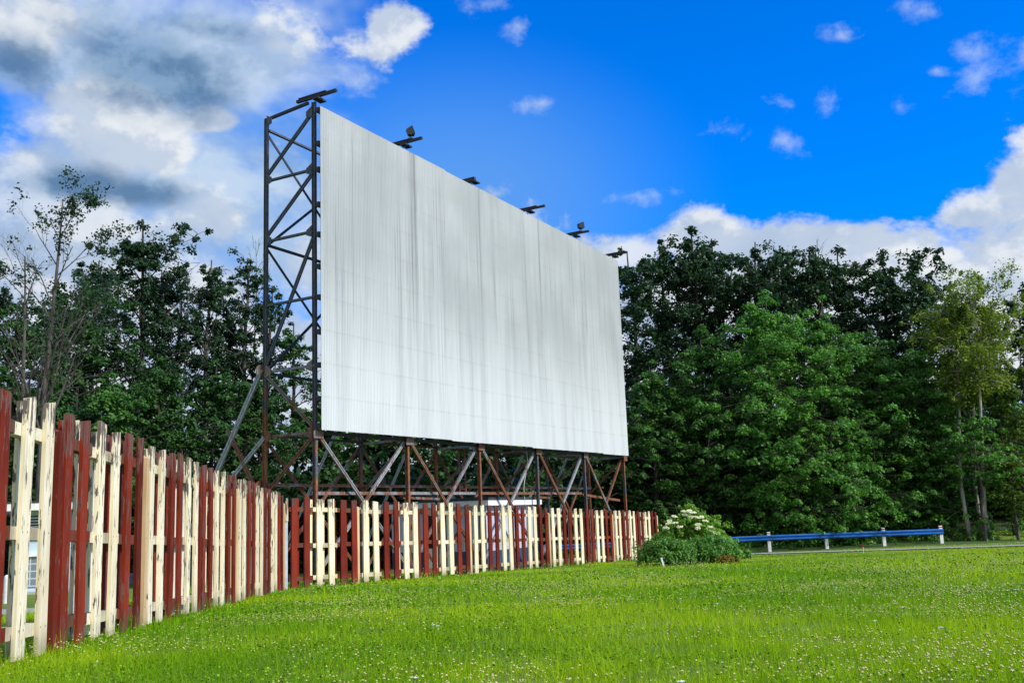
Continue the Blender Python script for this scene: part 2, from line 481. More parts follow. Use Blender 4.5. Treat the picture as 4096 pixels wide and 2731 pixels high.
def fence(name, label, az, panels, worn, post_cols):
    ax = np.array([math.sin(az), math.cos(az)]); z0 = float(gz(*FC))
    root = empty(name, (FC[0], FC[1], z0), math.pi / 2 - az)
    tag(root, label, 'fence')

    def g(u):
        p = np.array(FC) + ax * u; return float(gz(*p)) - z0
    rl = (.215, .93, 1.70)

    def board(u, w, y, c, front, k):
        m = MB(); h = (1.955 if front else 1.93) + random.uniform(-.025, .02); t = .032
        b0 = (.03 if front else .05) + random.uniform(-.015, .02)
        lean = random.gauss(0, .006)
        n = 4; pts = []; q = random.uniform(-.016, .016); bow = random.gauss(0, .004)
        for i in range(n):
            s = i / (n - 1); zz = b0 + (h - b0) * s; xo = lean * s * 2; yo = bow * math.sin(math.pi * s)
            zl = zz + (q if i == n - 1 else 0); zr = zz - (q if i == n - 1 else 0)
            pts += [(xo, yo, zl), (xo + w, yo, zr), (xo + w, yo + t, zr), (xo, yo + t, zl)]
        f = [(3, 2, 1, 0), tuple((n - 1) * 4 + i for i in range(4))]
        for i in range(n - 1):
            for j in range(4): f.append((i * 4 + j, i * 4 + (j + 1) % 4, i * 4 + 4 + (j + 1) % 4, i * 4 + 4 + j))
        m.poly(pts, f)
        mat = (RED_WORN if worn else RED) if c == 'R' else (CREAM_WORN if worn else CREAM)
        o = m.build('board', mat, root, (u, y, g(u)))
        o['label'] = ('barn red' if c == 'R' else ('peeling cream' if worn else 'cream')) + (' front board' if front else ' rear board')

    for (st, sp, typ) in panels:
        cols = {'R': 'RRCCRR', 'C': 'CCRRCC'}[typ]
        w = .172 if worn else sp * .445
        for k in range(6):
            board(st + k * sp, w * random.uniform(.95, 1.06), .0, cols[k], True, k)
            if k < 5:
                board(st + k * sp + sp * .5, w * random.uniform(.95, 1.05), .125, cols[k + 1], False, k)
        for z in rl:
            for gi in range(3):
                a = st + gi * 2 * sp - (.10 if gi else .02); b = st + (gi + 1) * 2 * sp - (.10 if gi < 2 else sp - w - .02)
                m = MB(); zz = random.uniform(-.012, .012)
                za, zb = g(a) + z + zz, g(b) + z + zz
                m.beam((0, 0, 0), (b - a, 0, zb - za), .088, .095)
                c = cols[gi * 2]
                o = m.build('rail', (RED_WORN if worn else RED) if c == 'R' else (CREAM_WORN if worn else CREAM), root, (a, .0785, za))
                o['label'] = ('barn red' if c == 'R' else 'cream') + ' rail'
    for u, c in post_cols:
        m = MB(); h = (1.50 if c == 'W' else 1.80) + random.uniform(-.02, .02); m.box(0, .10, -.05, .05, -.3, h - .02); m.poly([(0, -.05, h - .02), (.10, -.05, h - .02), (.10, .05, h - .02), (0, .05, h - .02), (.05, 0, h + .01)], [(0, 1, 4), (1, 2, 4), (2, 3, 4), (3, 0, 4)])
        mat = {'R': RED_WORN if worn else RED, 'C': CREAM, 'T': TAN, 'W': GREYPOST}[c]
        o = m.build('post', mat, root, (u, .062, g(u)))
        o['label'] = {'R': 'barn red post', 'C': 'cream post', 'T': 'tan bare wood post', 'W': 'pale blue white corner post'}[c]
    return root


rp = [2.50, 5.22, 7.95, 10.66, 13.33, 16.28, 19.15, 21.77, 24.42]
rs_ = [(.085, .442), (2.745, .446), (5.465, .446), (8.195, .444), (10.885, .432), (13.55, .485), (16.545, .470), (19.425, .402), (21.985, .430)]
fence('wooden_fence', 'red and cream shadowbox board fence running below the big white screen', rad(26.4755), [(a, b, 'RC'[i % 2]) for i, (a, b) in enumerate(rs_)], False,
      [(u, 'TR'[i % 2]) for i, u in enumerate(rp)])
lf = fence('wooden_fence', 'peeling red and cream board fence in the left foreground, closest to the camera', rad(-5.0488), [(-3.15 - 2.6 * k, .43, 'RC'[k % 2]) for k in range(7)], True,
           [(-.22, 'W'), (-.60, 'T')] + [(-3.15 - 2.6 * k - .125, 'RT'[k % 2]) for k in range(7)])
o = MB().box(-.06, .13, 0, .03, 1.45, 1.93).build('board', CREAM_WORN, lf, (-.26, 0, 0)); o['label'] = 'short cream board above the pale corner post'

# ------------------------------------------------------------------ screen tower
AZ = rad(28.173); TB = np.array([-5.08313555, 26.29894563]); ZB = 2.3788; SW, SH = 21.438, 9.0
TU = np.array([math.sin(AZ), math.cos(AZ)]); TV = np.array([-math.cos(AZ), math.sin(AZ)])
TZ = float(gz(*TB))
tower = empty('screen_tower', (TB[0], TB[1], TZ), math.pi / 2 - AZ)
tag(tower, 'huge white corrugated drive-in movie screen on a rusty steel lattice tower', 'movie screen')


def tg(u, v):
    p = TB + TU * u + TV * v; return float(gz(*p))


def L(u, v, z): return Vector((u, v, z - TZ))


FV, RV = .34, 2.08
fu = [.14 + 4.29 * k for k in range(6)]


def member(name, a, b, w, mat, kind='angle', up=(0, 1, 0), label=None, h=None):
    m = MB(); A = L(*a); Bv = L(*b)
    if kind == 'angle': m.angle((0, 0, 0), Bv - A, w, up=up)
    else: m.beam((0, 0, 0), Bv - A, w, h or w, up=up)
    o = m.build(name, mat, tower, A)
    if label: o['label'] = label
    return o


# corrugated panel
def screen_panel():
    m = MB(); pitch = .0715; n = int(SW / pitch); amp = .011
    zs = [0.0, 2.25, 4.5, 6.75, 9.0]
    prof = []
    for i in range(n):
        x = i * SW / n
        for fx, d in ((0, 0), (.30, 0), (.45, amp), (.85, amp)):
            prof.append((x + fx * SW / n, d))
    prof.append((SW, 0))
    k = len(prof); pts = []
    for zi, z in enumerate(zs):
        for x, d in prof:
            q = int(x / .93); hh = ((q * 7919) % 13 - 6) / 6 * .016
            zz = z + (hh if zi in (0, len(zs) - 1) else 0)
            pts.append((x, d, zz))
    f = [(zi * k + i, zi * k + i + 1, (zi + 1) * k + i + 1, (zi + 1) * k + i) for zi in range(len(zs) - 1) for i in range(k - 1)]
    m.poly(pts, f)
    b = len(m.v)     # back skin, 14 mm behind, to give the sheet thickness
    m.poly([(0, .014, .01), (SW, .014, .01), (SW, .014, SH - .01), (0, .014, SH - .01)], [(3, 2, 1, 0)])
    m.poly([(0, 0, 0), (0, .014, .01), (0, .014, SH - .01), (0, 0, SH)], [(0, 3, 2, 1)])
    m.poly([(SW, 0, 0), (SW, .014, .01), (SW, .014, SH - .01), (SW, 0, SH)], [(0, 1, 2, 3)])
    return m.build('screen_panel', SCREEN, tower, L(0, 0, ZB))


screen_panel()
# girts behind the panel
for z in (11.28, 10.3, 9.55, 8.55, 7.7, 6.8, 5.95, 5.0, 4.1, 3.2, 2.48):
    member('girt', (-.0, .12, z), (SW - .05, .12, z), .12, DARKSTEEL, 'beam', (0, 0, 1), h=.13)
lev = [11.40, 9.63, 7.85, 6.0, 4.12, 2.33]
for k, u in enumerate(fu):
    gf, gr = tg(u, FV), tg(u, RV)
    m = MB()
    def Icol(mb, h):   # wide-flange column
        mb.box(-.045, .045, -.055, -.045, 0, h); mb.box(-.045, .045, .045, .055, 0, h); mb.box(-.008, .008, -.045, .045, 0, h)
    Icol(m, 11.6 - gf + .3); m.build('front_column', STEEL, tower, L(u, FV, gf - .3))
    m = MB(); Icol(m, 11.5 - gr + .3); m.build('rear_column', STEEL, tower, L(u, RV, gr - .3))
    # top beam and outrigger
    tipv = {0: -.46, 1: -.45, 2: .15, 3: -.47, 4: -.42, 5: -.45}[k]
    member('top_beam', (u, RV + .05, 11.46), (u, FV + .2, 11.62), .07, DARKSTEEL, 'beam', (0, 0, 1), h=.08)
    if k != 2:
        member('outrigger_beam', (u, .95, 11.74), (u, tipv, 11.76), .085, DARKSTEEL, 'beam', (0, 0, 1), h=.08)
        member('splice_plate', (u, .86, 11.80), (u, tipv + .35, 11.818), .11, DARKSTEEL, 'beam', (0, 0, 1), h=.03)
    else:
        member('outrigger_beam', (u, .95, 11.72), (u, tipv, 11.74), .14, DARKSTEEL, 'beam', (0, 0, 1), h=.16)
    member('bearing_plate', (u - .15, .18, 11.64), (u + .22, .18, 11.64), .22, DARKSTEEL, 'beam', (0, 0, 1), h=.05)
    # frame truss: horizontals and diagonals
    for z in lev[1:]:
        if k and z > 5: continue
        member('cross_strut', (u, RV, z - .02), (u, FV, z), .07, STEEL if z > 5 else STEEL_BRACE, up=(0, 0, 1))
    dg = [((RV, 9.75), (FV, 11.36)), ((RV, 7.95), (FV, 9.57)), ((FV, 7.74), (RV, 4.25)), ((RV, 4.05), (FV, 2.43)), ((FV, 2.28), (RV, .75))]
    for a, b in dg:
        if k and max(a[1], b[1]) > 5: continue
        member('diagonal_brace', (u + .02, a[0], a[1]), (u + .02, b[0], b[1]), .085 if k == 0 else .07, STEEL if max(a[1], b[1]) > 5 else RUSTY, up=(1, 0, 0))
    # raker down to the ground behind
    sv = 5.75; zr = tg(u, sv)
    member('raker', (u, RV + .1, 4.2), (u, sv, zr - .1), .12 if k == 0 else .08, GALV, up=(1, 0, 0))
    if k == 0: member('raker_strut', (u, RV + .08, .55), (u, RV + 1.35, 2.62), .10, RUSTY, up=(1, 0, 0))
    if k == 0: member('raker_strut', (u, RV, 2.3), (u, 4.55, .10), .10, GALV, up=(1, 0, 0))
    # gussets
    for (v, z, s, mt) in ((FV - .01, 2.26, .20, RUSTY), (RV, 4.15, .24, RUSTY), (RV, .95, .26, RUSTY)):
        m = MB(); m.poly([(-s, 0, -s * .5), (s, 0, -s * .5), (s, 0, s * .35), (s * .5, 0, s * .7), (-s * .5, 0, s * .7), (-s, 0, s * .35),
                          (-s, .016, -s * .5), (s, .016, -s * .5), (s, .016, s * .35), (s * .5, .016, s * .7), (-s * .5, .016, s * .7), (-s, .016, s * .35)],
                         [(0, 1, 2, 3, 4, 5), (11, 10, 9, 8, 7, 6)] + [(i, i + 6, (i + 1) % 6 + 6, (i + 1) % 6) for i in range(6)])
        m.build('gusset_plate', mt, tower, L(u, v - .115 if v < 1 else v + .10, z))
# joint plates with bolt heads on the open end frame
for z, v in [(z, v) for z in lev for v in (FV, RV)]:
    if z == 6.0: continue
    sg = 1 if v == FV else -1; zz = z - (.1 if v == FV and z > 11 else 0); m = MB()
    y0 = .05 * sg; y1 = .24 * sg
    m.poly([(0, y0, -.17), (0, y1, -.10), (0, y1, .05), (0, y0, .17), (.012, y0, -.17), (.012, y1, -.10), (.012, y1, .05), (.012, y0, .17)], [(0, 1, 2, 3), (7, 6, 5, 4), (0, 4, 5, 1), (1, 5, 6, 2), (2, 6, 7, 3), (3, 7, 4, 0)])
    for by, bz in ((.09, -.09), (.09, .07), (.17, -.05), (.17, .02)): m.tube([(0, by * sg, bz), (-.015, by * sg, bz)], [.014, .014], 6)
    m.build('gusset_plate', STEEL if z > 5 else RUSTY, tower, L(fu[0] - .055, v, zz))
for k in range(5):
    a, b = fu[k], fu[k + 1]
    ga, gb = tg(a, FV), tg(b, FV)
    # X bracing of the open base, front face
    member('diagonal_brace', (a + .1, FV - .05, 2.22), (b, FV - .05, gb + .1), .085, [STEEL_BRACE, RUSTY][k % 2], up=(0, 1, 0))
    member('diagonal_brace', (b - .1, FV + .07, 2.22), (a, FV + .07, ga + .1), .085, [GALV, STEEL_BRACE, GALV][k % 3], up=(0, 1, 0))
    # rear face
    member('diagonal_brace', (a, RV + .05, 2.3), (b, RV + .05, gb + .1), .07, RUSTY, up=(0, 1, 0))
    member('diagonal_brace', (b, RV - .05, 2.3), (a, RV - .05, ga + .1), .07, STEEL_BRACE, up=(0, 1, 0))
    for z0, z1 in ((11.1, 7.75), (7.7, 4.15)):
        member('diagonal_rod', (a + .05, RV + .06, z0), (b, RV + .06, z1), .045, STEEL, up=(0, 1, 0))
        member('diagonal_rod', (a + .05, RV - .02, z1), (b, RV - .02, z0), .06, STEEL, up=(0, 1, 0))
    for z in (11.14, 7.72, 4.07, 2.36):
        member('rear_girt', (a, RV - .06, z), (b, RV - .06, z), .07, STEEL, up=(0, 0, 1))
    member('girder', (a, RV - .1, 1.02), (b, RV - .1, 1.02), .085, STEEL_BRACE, up=(0, 0, 1))
    if k < 4:
        member('girder', (a, FV + .16, .73), (b, FV + .16, .73), .09, STEEL_BRACE, up=(0, 0, 1))
    else:
        member('girder', (a, FV + .16, .68), (b - .3, FV + .16, .42), .10, STEEL_BRACE, up=(0, 0, 1))
    # floor bracing between front and rear rows
    if k % 2: member('plan_brace', (a, FV + .2, .60), (b, RV - .1, .60), .08, STEEL_BRACE, up=(0, 0, 1))
    # bottom chord below the panel
    member('bottom_chord', (a, FV, 2.33), (b, FV, 2.33), .09, DARKSTEEL, up=(0, 0, 1))
# ladder
lx0 = 9.9
ld = MB()
for s in (0, .42): ld.beam((s, 0, 0), (s, 0, 3.6), .045, .06)
ladder = ld.build('ladder', RUSTY, tower, L(lx0 + .05, RV - .18, .75))
for i in range(10):
    m = MB(); m.tube([(.0225, 0, 0), (.40, 0, 0)], [.012, .012], 6); m.build('rung', RUSTY, ladder, (0, 0, .18 + i * .36))
# hanging cable
m = MB(); pts = []
for i in range(14):
    s = i / 13; pts.append((12.62 + .10 * math.sin(s * 7) - .32 * s, .55, 2.3 - TZ - 2.0 * s))
m.tube(pts, [.012] * 14, 5); o = m.build('cable', RUBBERW, tower); o['label'] = 'thin pale cable hanging under the screen'


def floodlight(k, v, size, tilt, pan):
    u = fu[k]
    m = MB(); m.beam((0, 0, 0), (0, 0, .12), .04, .04); m.box(-.13, .13, -.02, .02, .10, .13); m.box(-.075, .075, -.07, .07, -.015, .025)
    fl = m.build('floodlight', BLACKMETAL, tower, L(u, v, 11.82), (0, 0, pan)); fl['label'] = 'box floodlight on an outrigger beam'
    m = MB(); s = size
    # tapered box head opening to the front (-y)
    fr = [(-s, -s * .55, -s * .8), (s, -s * .55, -s * .8), (s, -s * .55, s * .8), (-s, -s * .55, s * .8)]
    bk = [(-s * .62, s * .7, -s * .55), (s * .62, s * .7, -s * .55), (s * .62, s * .7, s * .55), (-s * .62, s * .7, s * .55)]
    inr = [(x * .86, y, z * .86) for x, y, z in fr]; dp = [(x * .8, y + s * .22, z * .8) for x, y, z in fr]
    m.poly(fr + bk + inr + dp, [(1, 5, 4, 0), (2, 6, 5, 1), (3, 7, 6, 2), (0, 4, 7, 3), (4, 5, 6, 7)] + [(i, (i + 1) % 4, 8 + (i + 1) % 4, 8 + i) for i in range(4)] + [(8 + i, 8 + (i + 1) % 4, 12 + (i + 1) % 4, 12 + i) for i in range(4)])
    hd = m.build('lamp_head', BLACKMETAL, fl, (0, 0, .12 + s * .72), (tilt, 0, 0))
    m = MB(); m.poly([(x * .79, y + s * .2, z * .79) for x, y, z in fr], [(0, 1, 2, 3)]); 
    o = m.build('lamp_glass', LENS, fl, (0, 0, .12 + s * .72), (tilt, 0, 0))
    m = MB(); m.tube([(0.02, .1, 0), (.05, .2, -.3), (.03, .35, -.55)], [.012] * 3, 5); m.build('wire', BLACKMETAL, fl)


floodlight(1, -.02, .165, rad(-20), rad(40))
floodlight(4, -.05, .165, rad(-8), rad(50))

# ------------------------------------------------------------------ shed under the screen
shed = empty('shed', (TB[0] + TU[0] * 9.95 + TV[0] * .85, TB[1] + TU[1] * 9.95 + TV[1] * .85, float(gz(*(TB + TU * 9.95 + TV * .85)))), math.pi / 2 - AZ)
tag(shed, 'low white shed with blue base and flat roof under the movie screen', 'shed')
SZ = shed.location.z; zr0 = .315 - SZ; SLen, SDep = 3.6, 4.0
m = MB(); n = 44
def corr(p0, p1, z0, z1, nx, ny):
    p0 = np.array(p0); p1 = np.array(p1); nn = max(8, int(np.linalg.norm(p1 - p0) / .075)); pr = []
    for i in range(nn + 1):
        d = .014 if i % 2 else 0.0; q = p0 + (p1 - p0) * i / nn; pr.append((q[0] + nx * d, q[1] + ny * d))
    mm = MB(); mm.poly([(x, y, z0) for x, y in pr] + [(x, y, z1) for x, y in pr], [(i, i + 1, nn + 2 + i, nn + 1 + i) for i in range(nn)]); return mm
mm = MB()
for a, b, nx, ny in (((0, 0), (SLen, 0), 0, -1), ((0, SDep), (0, 0), -1, 0), ((SLen, 0), (SLen, SDep), 1, 0), ((SLen, SDep), (0, SDep), 0, 1)):
    c = corr(a, b, .62, zr0, nx, ny); mm.poly(c.v, c.f)
mm.build('wall', LILAC, shed)
MB().box(.0, SLen, .0, SDep, -.3, .615).build('base_wall', SHED_BLUE, shed)
m = MB(); m.box(-.26, SLen + .24, -.26, SDep + .7, zr0 + .004, zr0 + .19); m.build('fascia', WHITE, shed)
m = MB(); x0, x1, y0, y1, z0 = -.28, SLen + .26, -.28, SDep + .72, zr0 + .192
m.poly([(x0, y0, z0), (x1, y0, z0), (x1, y1, z0), (x0, y1, z0), (x0, y0, z0 + .13), (x1, y0, z0 + .075), (x1, y1, z0 + .03), (x0, y1, z0 + .03)], [(3, 2, 1, 0), (4, 5, 6, 7), (0, 1, 5, 4), (1, 2, 6, 5), (2, 3, 7, 6), (3, 0, 4, 7)])
m.build('roof', TAR, shed)
dr = MB().box(-.035, -.016, 1.6, 2.5, .02, 1.9).build('door_dark_panel', DARKIN, shed)  # flat near-black panel on the wall paints the unlit doorway
MB().box(-.05, -.037, 1.75, 2.4, .05, .75).build('lower_door_leaf', DOORWHITE, shed)
for yy in (1.52, 2.5): MB().box(-.05, -.018, yy, yy + .08, .02, 1.98).build('door_frame', WHITE, shed)

# ------------------------------------------------------------------ booth behind the left fence
bo = np.array([-12.35, 28.3]); booth = empty('booth', (bo[0], bo[1], float(gz(*bo))), rad(104))
tag(booth, 'light blue block booth with flat white-edged canopy roof behind the left fence', 'booth')
BZ = booth.location.z; zt = .78 - BZ
m = MB(); m.box(-.3, 9.5, -.3, 8.5, zt - .20, zt); m.build('canopy_roof', WHITE, booth)
MB().box(-.32, 9.52, -.32, 8.52, zt + .002, zt + .05).build('roof_edge', TAR, booth)
MB().box(.45, 9.2, .3, 1.55, -.3, zt - .202).build('wall', BLOCK_BLUE, booth)
w = MB().box(.40, .447, .62, 1.35, 1.45, 2.12).build('window', GLASS, booth)
MB().box(.38, .446, .55, .618, 1.40, 2.18).build('window_frame', WHITE, w); MB().box(.38, .446, 1.352, 1.42, 1.40, 2.18).build('window_frame', WHITE, w)
mb = MB()
for i in range(8): mb.box(.385, .398, .63, 1.34, 1.48 + i * .08, 1.51 + i * .08)
mb.build('blinds', GREYPOST, w)
MB().box(.405, .447, .62, 1.35, .18, 1.0).build('glass_block_panel', GBLOCK, booth)
MB().box(.34, .447, .55, 1.42, 1.0, 1.10).build('sill', WHITE, booth)
d = MB().box(5.3, 6.3, .26, .298, .05, 2.05).build('door', DOORWHITE, booth)
MB().box(5.42, 5.50, .22, .258, 1.0, 1.06).build('handle', BLACKMETAL, d)
for yy in (4.6, 8.2): MB().box(.1, .22, yy, yy + .12, -.3, zt - .202).build('canopy_post', WHITE, booth)
MB().box(-.6, 9.6, -.6, 9, -.3, .05).build('slab', GM['gravel'], booth)

# white bollard
q = ray(27, 2403) * 20.6; m = MB()
m.tube([(0, 0, -.2), (0, 0, .5), (0, 0, .55), (0, 0, .575)], [.075, .075, .068, .03], 14)
tag(m.build('bollard', WHITE, None, (q[0], q[1], float(gz(q[0], q[1]))), smooth=False), 'short white round bollard beside the gravel path behind the left fence', 'bollard')

# ------------------------------------------------------------------ guardrail
gy = 56.25; p0 = ray(1700, 2235) * 55
gx = [13.7177 - 3.1558 * k for k in range(5, 0, -1)] + [13.7177 + 3.1558 * k for k in range(4)]
gr = empty('guardrail', (gx[-1], gy, float(gz(gx[-1], gy)))); tag(gr, 'long blue steel guardrail on white posts at the edge of the woods', 'guardrail')
GZ0 = gr.location.z
m = MB(); hh = .30; prof = [(-.0, 0), (-.05, .05), (-.05, .09), (0, .13), (0, .17), (-.05, .21), (-.05, .25), (0, .30)]
pts = []; xs = np.linspace(-(gx[-1] - gx[0]) - 1.5, .12, 12)
for x in xs:
    xx = gx[-1] + x
    zb = float(np.interp(xx, [-5, 2.0, 13.7, 23.3], [-2.02, -2.06, -1.965, -1.965])) - GZ0
    for y, z in prof: pts.append((x, y - .1, zb + z))
k = len(prof); m.poly(pts + [(a, b + .012, c) for a, b, c in pts], [(i * k + j, (i + 1) * k + j, (i + 1) * k + j + 1, i * k + j + 1) for i in range(len(xs) - 1) for j in range(k - 1)] +
                      [(len(pts) + i * k + j + 1, len(pts) + (i + 1) * k + j + 1, len(pts) + (i + 1) * k + j, len(pts) + i * k + j) for i in range(len(xs) - 1) for j in range(k - 1)])
m.build('rail', BLUE_RAIL, gr)
for i, x in enumerate(gx):
    g = float(gz(x, gy)); zb = float(np.interp(x, [-5, 2.0, 13.7, 23.3], [-2.02, -2.06, -1.965, -1.965])); tall = i % 2 == 1 or i == 8
    m = MB(); m.box(-.085, .085, -.085, .085, -.3, zb - g + (.47 if tall else .26))
    ps = m.build('post', WHITE, gr, (x - gx[-1], 0, g - GZ0))
    if tall:
        m = MB(); m.box(-.088, .088, -.088, .088, 0, .05); m.build('reflector_band', REDREF if i == 8 else BLACKMETAL, ps, (0, 0, zb - g + .36))

# stakes
q = ray(2656, 2268) * 27.9; m = MB(); m.box(-.024, .024, -.012, .012, -.15, .26)
tag(m.build('stake', WHITE, None, (q[0], q[1], float(gz(q[0], q[1]))), (0, rad(-13), 0)), 'short tilted white stake in the grass in front of the shrubs', 'stake')
q = ray(3455, 2216) * 34; rs = empty('reflector_stake', (q[0], q[1], float(gz(q[0], q[1])))); tag(rs, 'thin stake with a round red reflector in the grass near the lane', 'stake')
m = MB(); m.tube([(0, 0, -.15), (0, 0, .24)], [.009, .009], 6); m.build('rod', WHITE, rs)
m = MB(); m.tube([(0, -.012, .27), (0, .012, .27)], [.042, .042], 14); m.build('reflector', REDREF, rs)

# ------------------------------------------------------------------ foliage
def leaf_quads(P, N, T, Ln, Wd):
    """rhombic leaves: P centres, N normals, T tangents"""
    N = N / np.linalg.norm(N, axis=1, keepdims=True)
    T = T - N * (T * N).sum(1, keepdims=True); T /= np.linalg.norm(T, axis=1, keepdims=True) + 1e-9
    B = np.cross(N, T)
    Ln = Ln[:, None]; Wd = Wd[:, None]
    v = np.stack([P - T * Ln * .5, P + B * Wd * .5 + N * Ln * .08 - T * Ln * .08, P + T * Ln * .5 - N * Ln * .05, P - B * Wd * .5 + N * Ln * .08 - T * Ln * .08], 1)
    return v.reshape(-1, 3)


def sprays(C, rd, nper, size, flat=.4, droop=.35, up=1.0, rng=R, wr=.74):
    C = np.asarray(C, float); rd = np.asarray(rd, float)
    idx = np.repeat(np.arange(len(C)), nper); n = len(idx)
    r = np.sqrt(rng.random(n)); a = rng.random(n) * 2 * math.pi
    # lobed clumps: radius depends on direction so that edges are ragged
    ph = rng.random(len(C)) * 6.28
    lob = .72 + .28 * np.sin(a * 3 + ph[idx]) + .12 * np.sin(a * 7 + 2 * ph[idx])
    rr = r * rd[idx] * lob
    D = np.stack([np.cos(a), np.sin(a), np.zeros(n)], 1)
    dz = rng.normal(0, 1, n) * rd[idx] * flat * .5 - droop * r * r * rd[idx]
    P = C[idx] + D * rr[:, None]; P[:, 2] += dz
    Nn = np.stack([np.zeros(n), np.zeros(n), np.full(n, up)], 1) + D * (.35 + .5 * r)[:, None] + rng.normal(0, .55, (n, 3))
    T = D + rng.normal(0, .6, (n, 3)) - np.array([0, 0, .35])
    s = size * rng.uniform(.65, 1.35, n)
    return leaf_quads(P, Nn, T, s, s * wr)


def tree_mesh(seed, H, Rc, tb=.25, nl=26, nsp=6, nper=60, size=.22, shape='round', flat=.4, droop=.35, rise=.35, sr=1.0, r0=None, skip=.0, lean=(0, 0), forks=0):
    """returns (trunk MB, leaf vertex array)"""
    rg = np.random.default_rng(seed); tr = MB(); r0 = r0 or H * .013 + .03
    ks = 8; tp = []
    wob = rg.normal(0, .012 * H, (ks + 1, 2)); wob[0] = 0; wob = np.cumsum(wob, 0) * .45
    for i in range(ks + 1):
        s = i / ks; tp.append(np.array([wob[i, 0] + lean[0] * s * s, wob[i, 1] + lean[1] * s * s, -.3 + (H * .90 + .3) * s]))
    tr.tube(tp, [r0 * (1.25 if i == 0 else 1) * (1 - .86 * (i / ks)) for i in range(ks + 1)], 8)
    tp = np.array(tp)

    def trunk(t):
        f = np.clip(t, 0, 1) * ks; i = min(int(f), ks - 1); return tp[i] + (tp[i + 1] - tp[i]) * (f - i)
    C = []; S = []
    az0 = rg.random() * 6.28
    for k in range(nl):
        s = (k + rg.random() * .9) / nl; t = tb + (1 - tb) * s * .98
        if shape == 'round': prof = (math.sin(math.pi * (.12 + .80 * s))) ** .7
        elif shape == 'cone': prof = (1 - s) ** .75 * .95 + .12
        elif shape == 'vase': prof = .35 + .75 * math.sin(math.pi * (.08 + .70 * s))
        elif shape == 'ovate': prof = (max(0, math.sin(math.pi * (.22 + .74 * s)))) ** .75 * (1.0 if s > .12 else .75)
        else: prof = .75 + .25 * math.sin(math.pi * s) - .55 * max(0, s - .75) / .25   # column
        ln = Rc * prof * (rg.uniform(.55, 1.25) if k % 5 else rg.uniform(1.1, 1.4)); az = az0 + k * 2.39996 + rg.normal(0, .25); ln *= 1 + .28 * math.sin(2 * az + az0 * 3) + .22 * math.sin(3 * az + 9 * s + az0)
        d = np.array([math.cos(az), math.sin(az), 0]); st = trunk(t * .93)
        rz = ln * rise * (.3 + 1.2 * s) * rg.uniform(.6, 1.3)
        path = []
        for q in np.linspace(0, 1, 5):
            path.append(st + d * ln * q + np.array([0, 0, rz * (q ** .7) - droop * .25 * ln * q * q]) + (rg.normal(0, .04 * ln, 3) if q > 0 else 0))
        rb = max(.012, r0 * (1 - .85 * t) * .45)
        tr.tube(path, [rb * (1 - .85 * q) for q in np.linspace(0, 1, 5)], 5, cap=False)
        if rg.random() < skip: continue
        path = np.array(path)
        for j in range(nsp):
            f = rg.uniform(.28, 1.05); i = min(int(f * 4), 3); p = path[i] + (path[i + 1] - path[i]) * (f * 4 - i)
            off = rg.normal(0, .16 * ln + .12, 3) * np.array([1, 1, .55]); C.append(p + off)
            S.append((.34 + .13 * Rc) * sr * (.42 + 1.15 * rg.random() ** 1.6) * (1.2 - .35 * f))
            if np.linalg.norm(off) > .5: tr.tube([p, (p + C[-1]) / 2 + np.array([0, 0, .05]), C[-1]], [.016, .011, .006], 4, cap=False)
    for j in range(max(3, nsp)):   # leader
        C.append(trunk(rg.uniform(.86, 1.0)) + rg.normal(0, .22, 3) * np.array([1, 1, .8]) + np.array([0, 0, .12])); S.append((.28 + .07 * Rc) * sr)
    lv = sprays(C, S, nper, size, flat, droop, 1.0, rg)
    return tr, lv


def finish_tree(name, label, loc, tr, lv, leafmat, barkmat, group=None, cat='tree', rz=0.0, trunk_name='trunk', crown='crown'):
    o = empty(name, loc, rz); tag(o, label, cat, group)
    tr.build(trunk_name, barkmat, o, smooth=True)
    link(crown, np_mesh(crown, lv, 4), leafmat, o)
    return o


def top_at(px, py_top, depth):
    d = ray(px, py_top); d = d / d[1]; p = d * depth; g = float(gz(p[0], p[1]))
    return (p[0], p[1], g), p[2] - g


def tree_at(name, label, px, py, depth, wpx, leafmat, barkmat=BARK, seed=None, group=None, hk=1.09, **kw):
    loc, H = top_at(px, py, depth); Rc = wpx / FPX * depth / 2
    tr, lv = tree_mesh(seed or int(px * 7 + py), H * hk, Rc, **kw)
    return finish_tree(name, label, loc, tr, lv, leafmat, barkmat, group)


# --- wall of trees on the right: tall ones behind, their shade put in as darker leaf colour
BACK = [
    (2500, 985, 66, 300, 'dark tree rising directly behind the right edge of the white screen'),
    (2640, 935, 70, 330, 'tall dark tree with a pointed leader just right of the screen'),
    (2770, 900, 68, 330, 'tallest broad dark tree in the right wood, beside the screen'),
    (2870, 935, 72, 320, 'dark tree with a rounded top, behind the shoulder of the tallest one'),
    (2985, 950, 67, 280, 'slim dark tree with a loose open top in the right wood'),
    (3090, 965, 71, 300, 'dark tree with a flat double top above the large bright maple'),
    (3235, 975, 68, 330, 'dark tree with thin dead twigs at its top in the right wood'),
    (3365, 972, 70, 320, 'dark tree with three small rounded tops right of the dead twigs'),
    (3520, 970, 67, 360, 'dark spreading tree with the rightmost high rounded top of the dark row'),
    (3640, 1075, 66, 330, 'dark tree whose crown steps down towards the poplar'),
]
for i, (px, py, dp, w, lab) in enumerate(BACK):
    tree_at('broadleaf_tree', lab, px, py, dp, w * 1.45, LEAF_DARK, BARK_DARK, 100 + i, 'tall dark trees of the right wood', tb=.10, nl=60, nsp=6, nper=62, size=.23, shape='round', flat=.5, droop=.35, rise=.40, sr=.80)
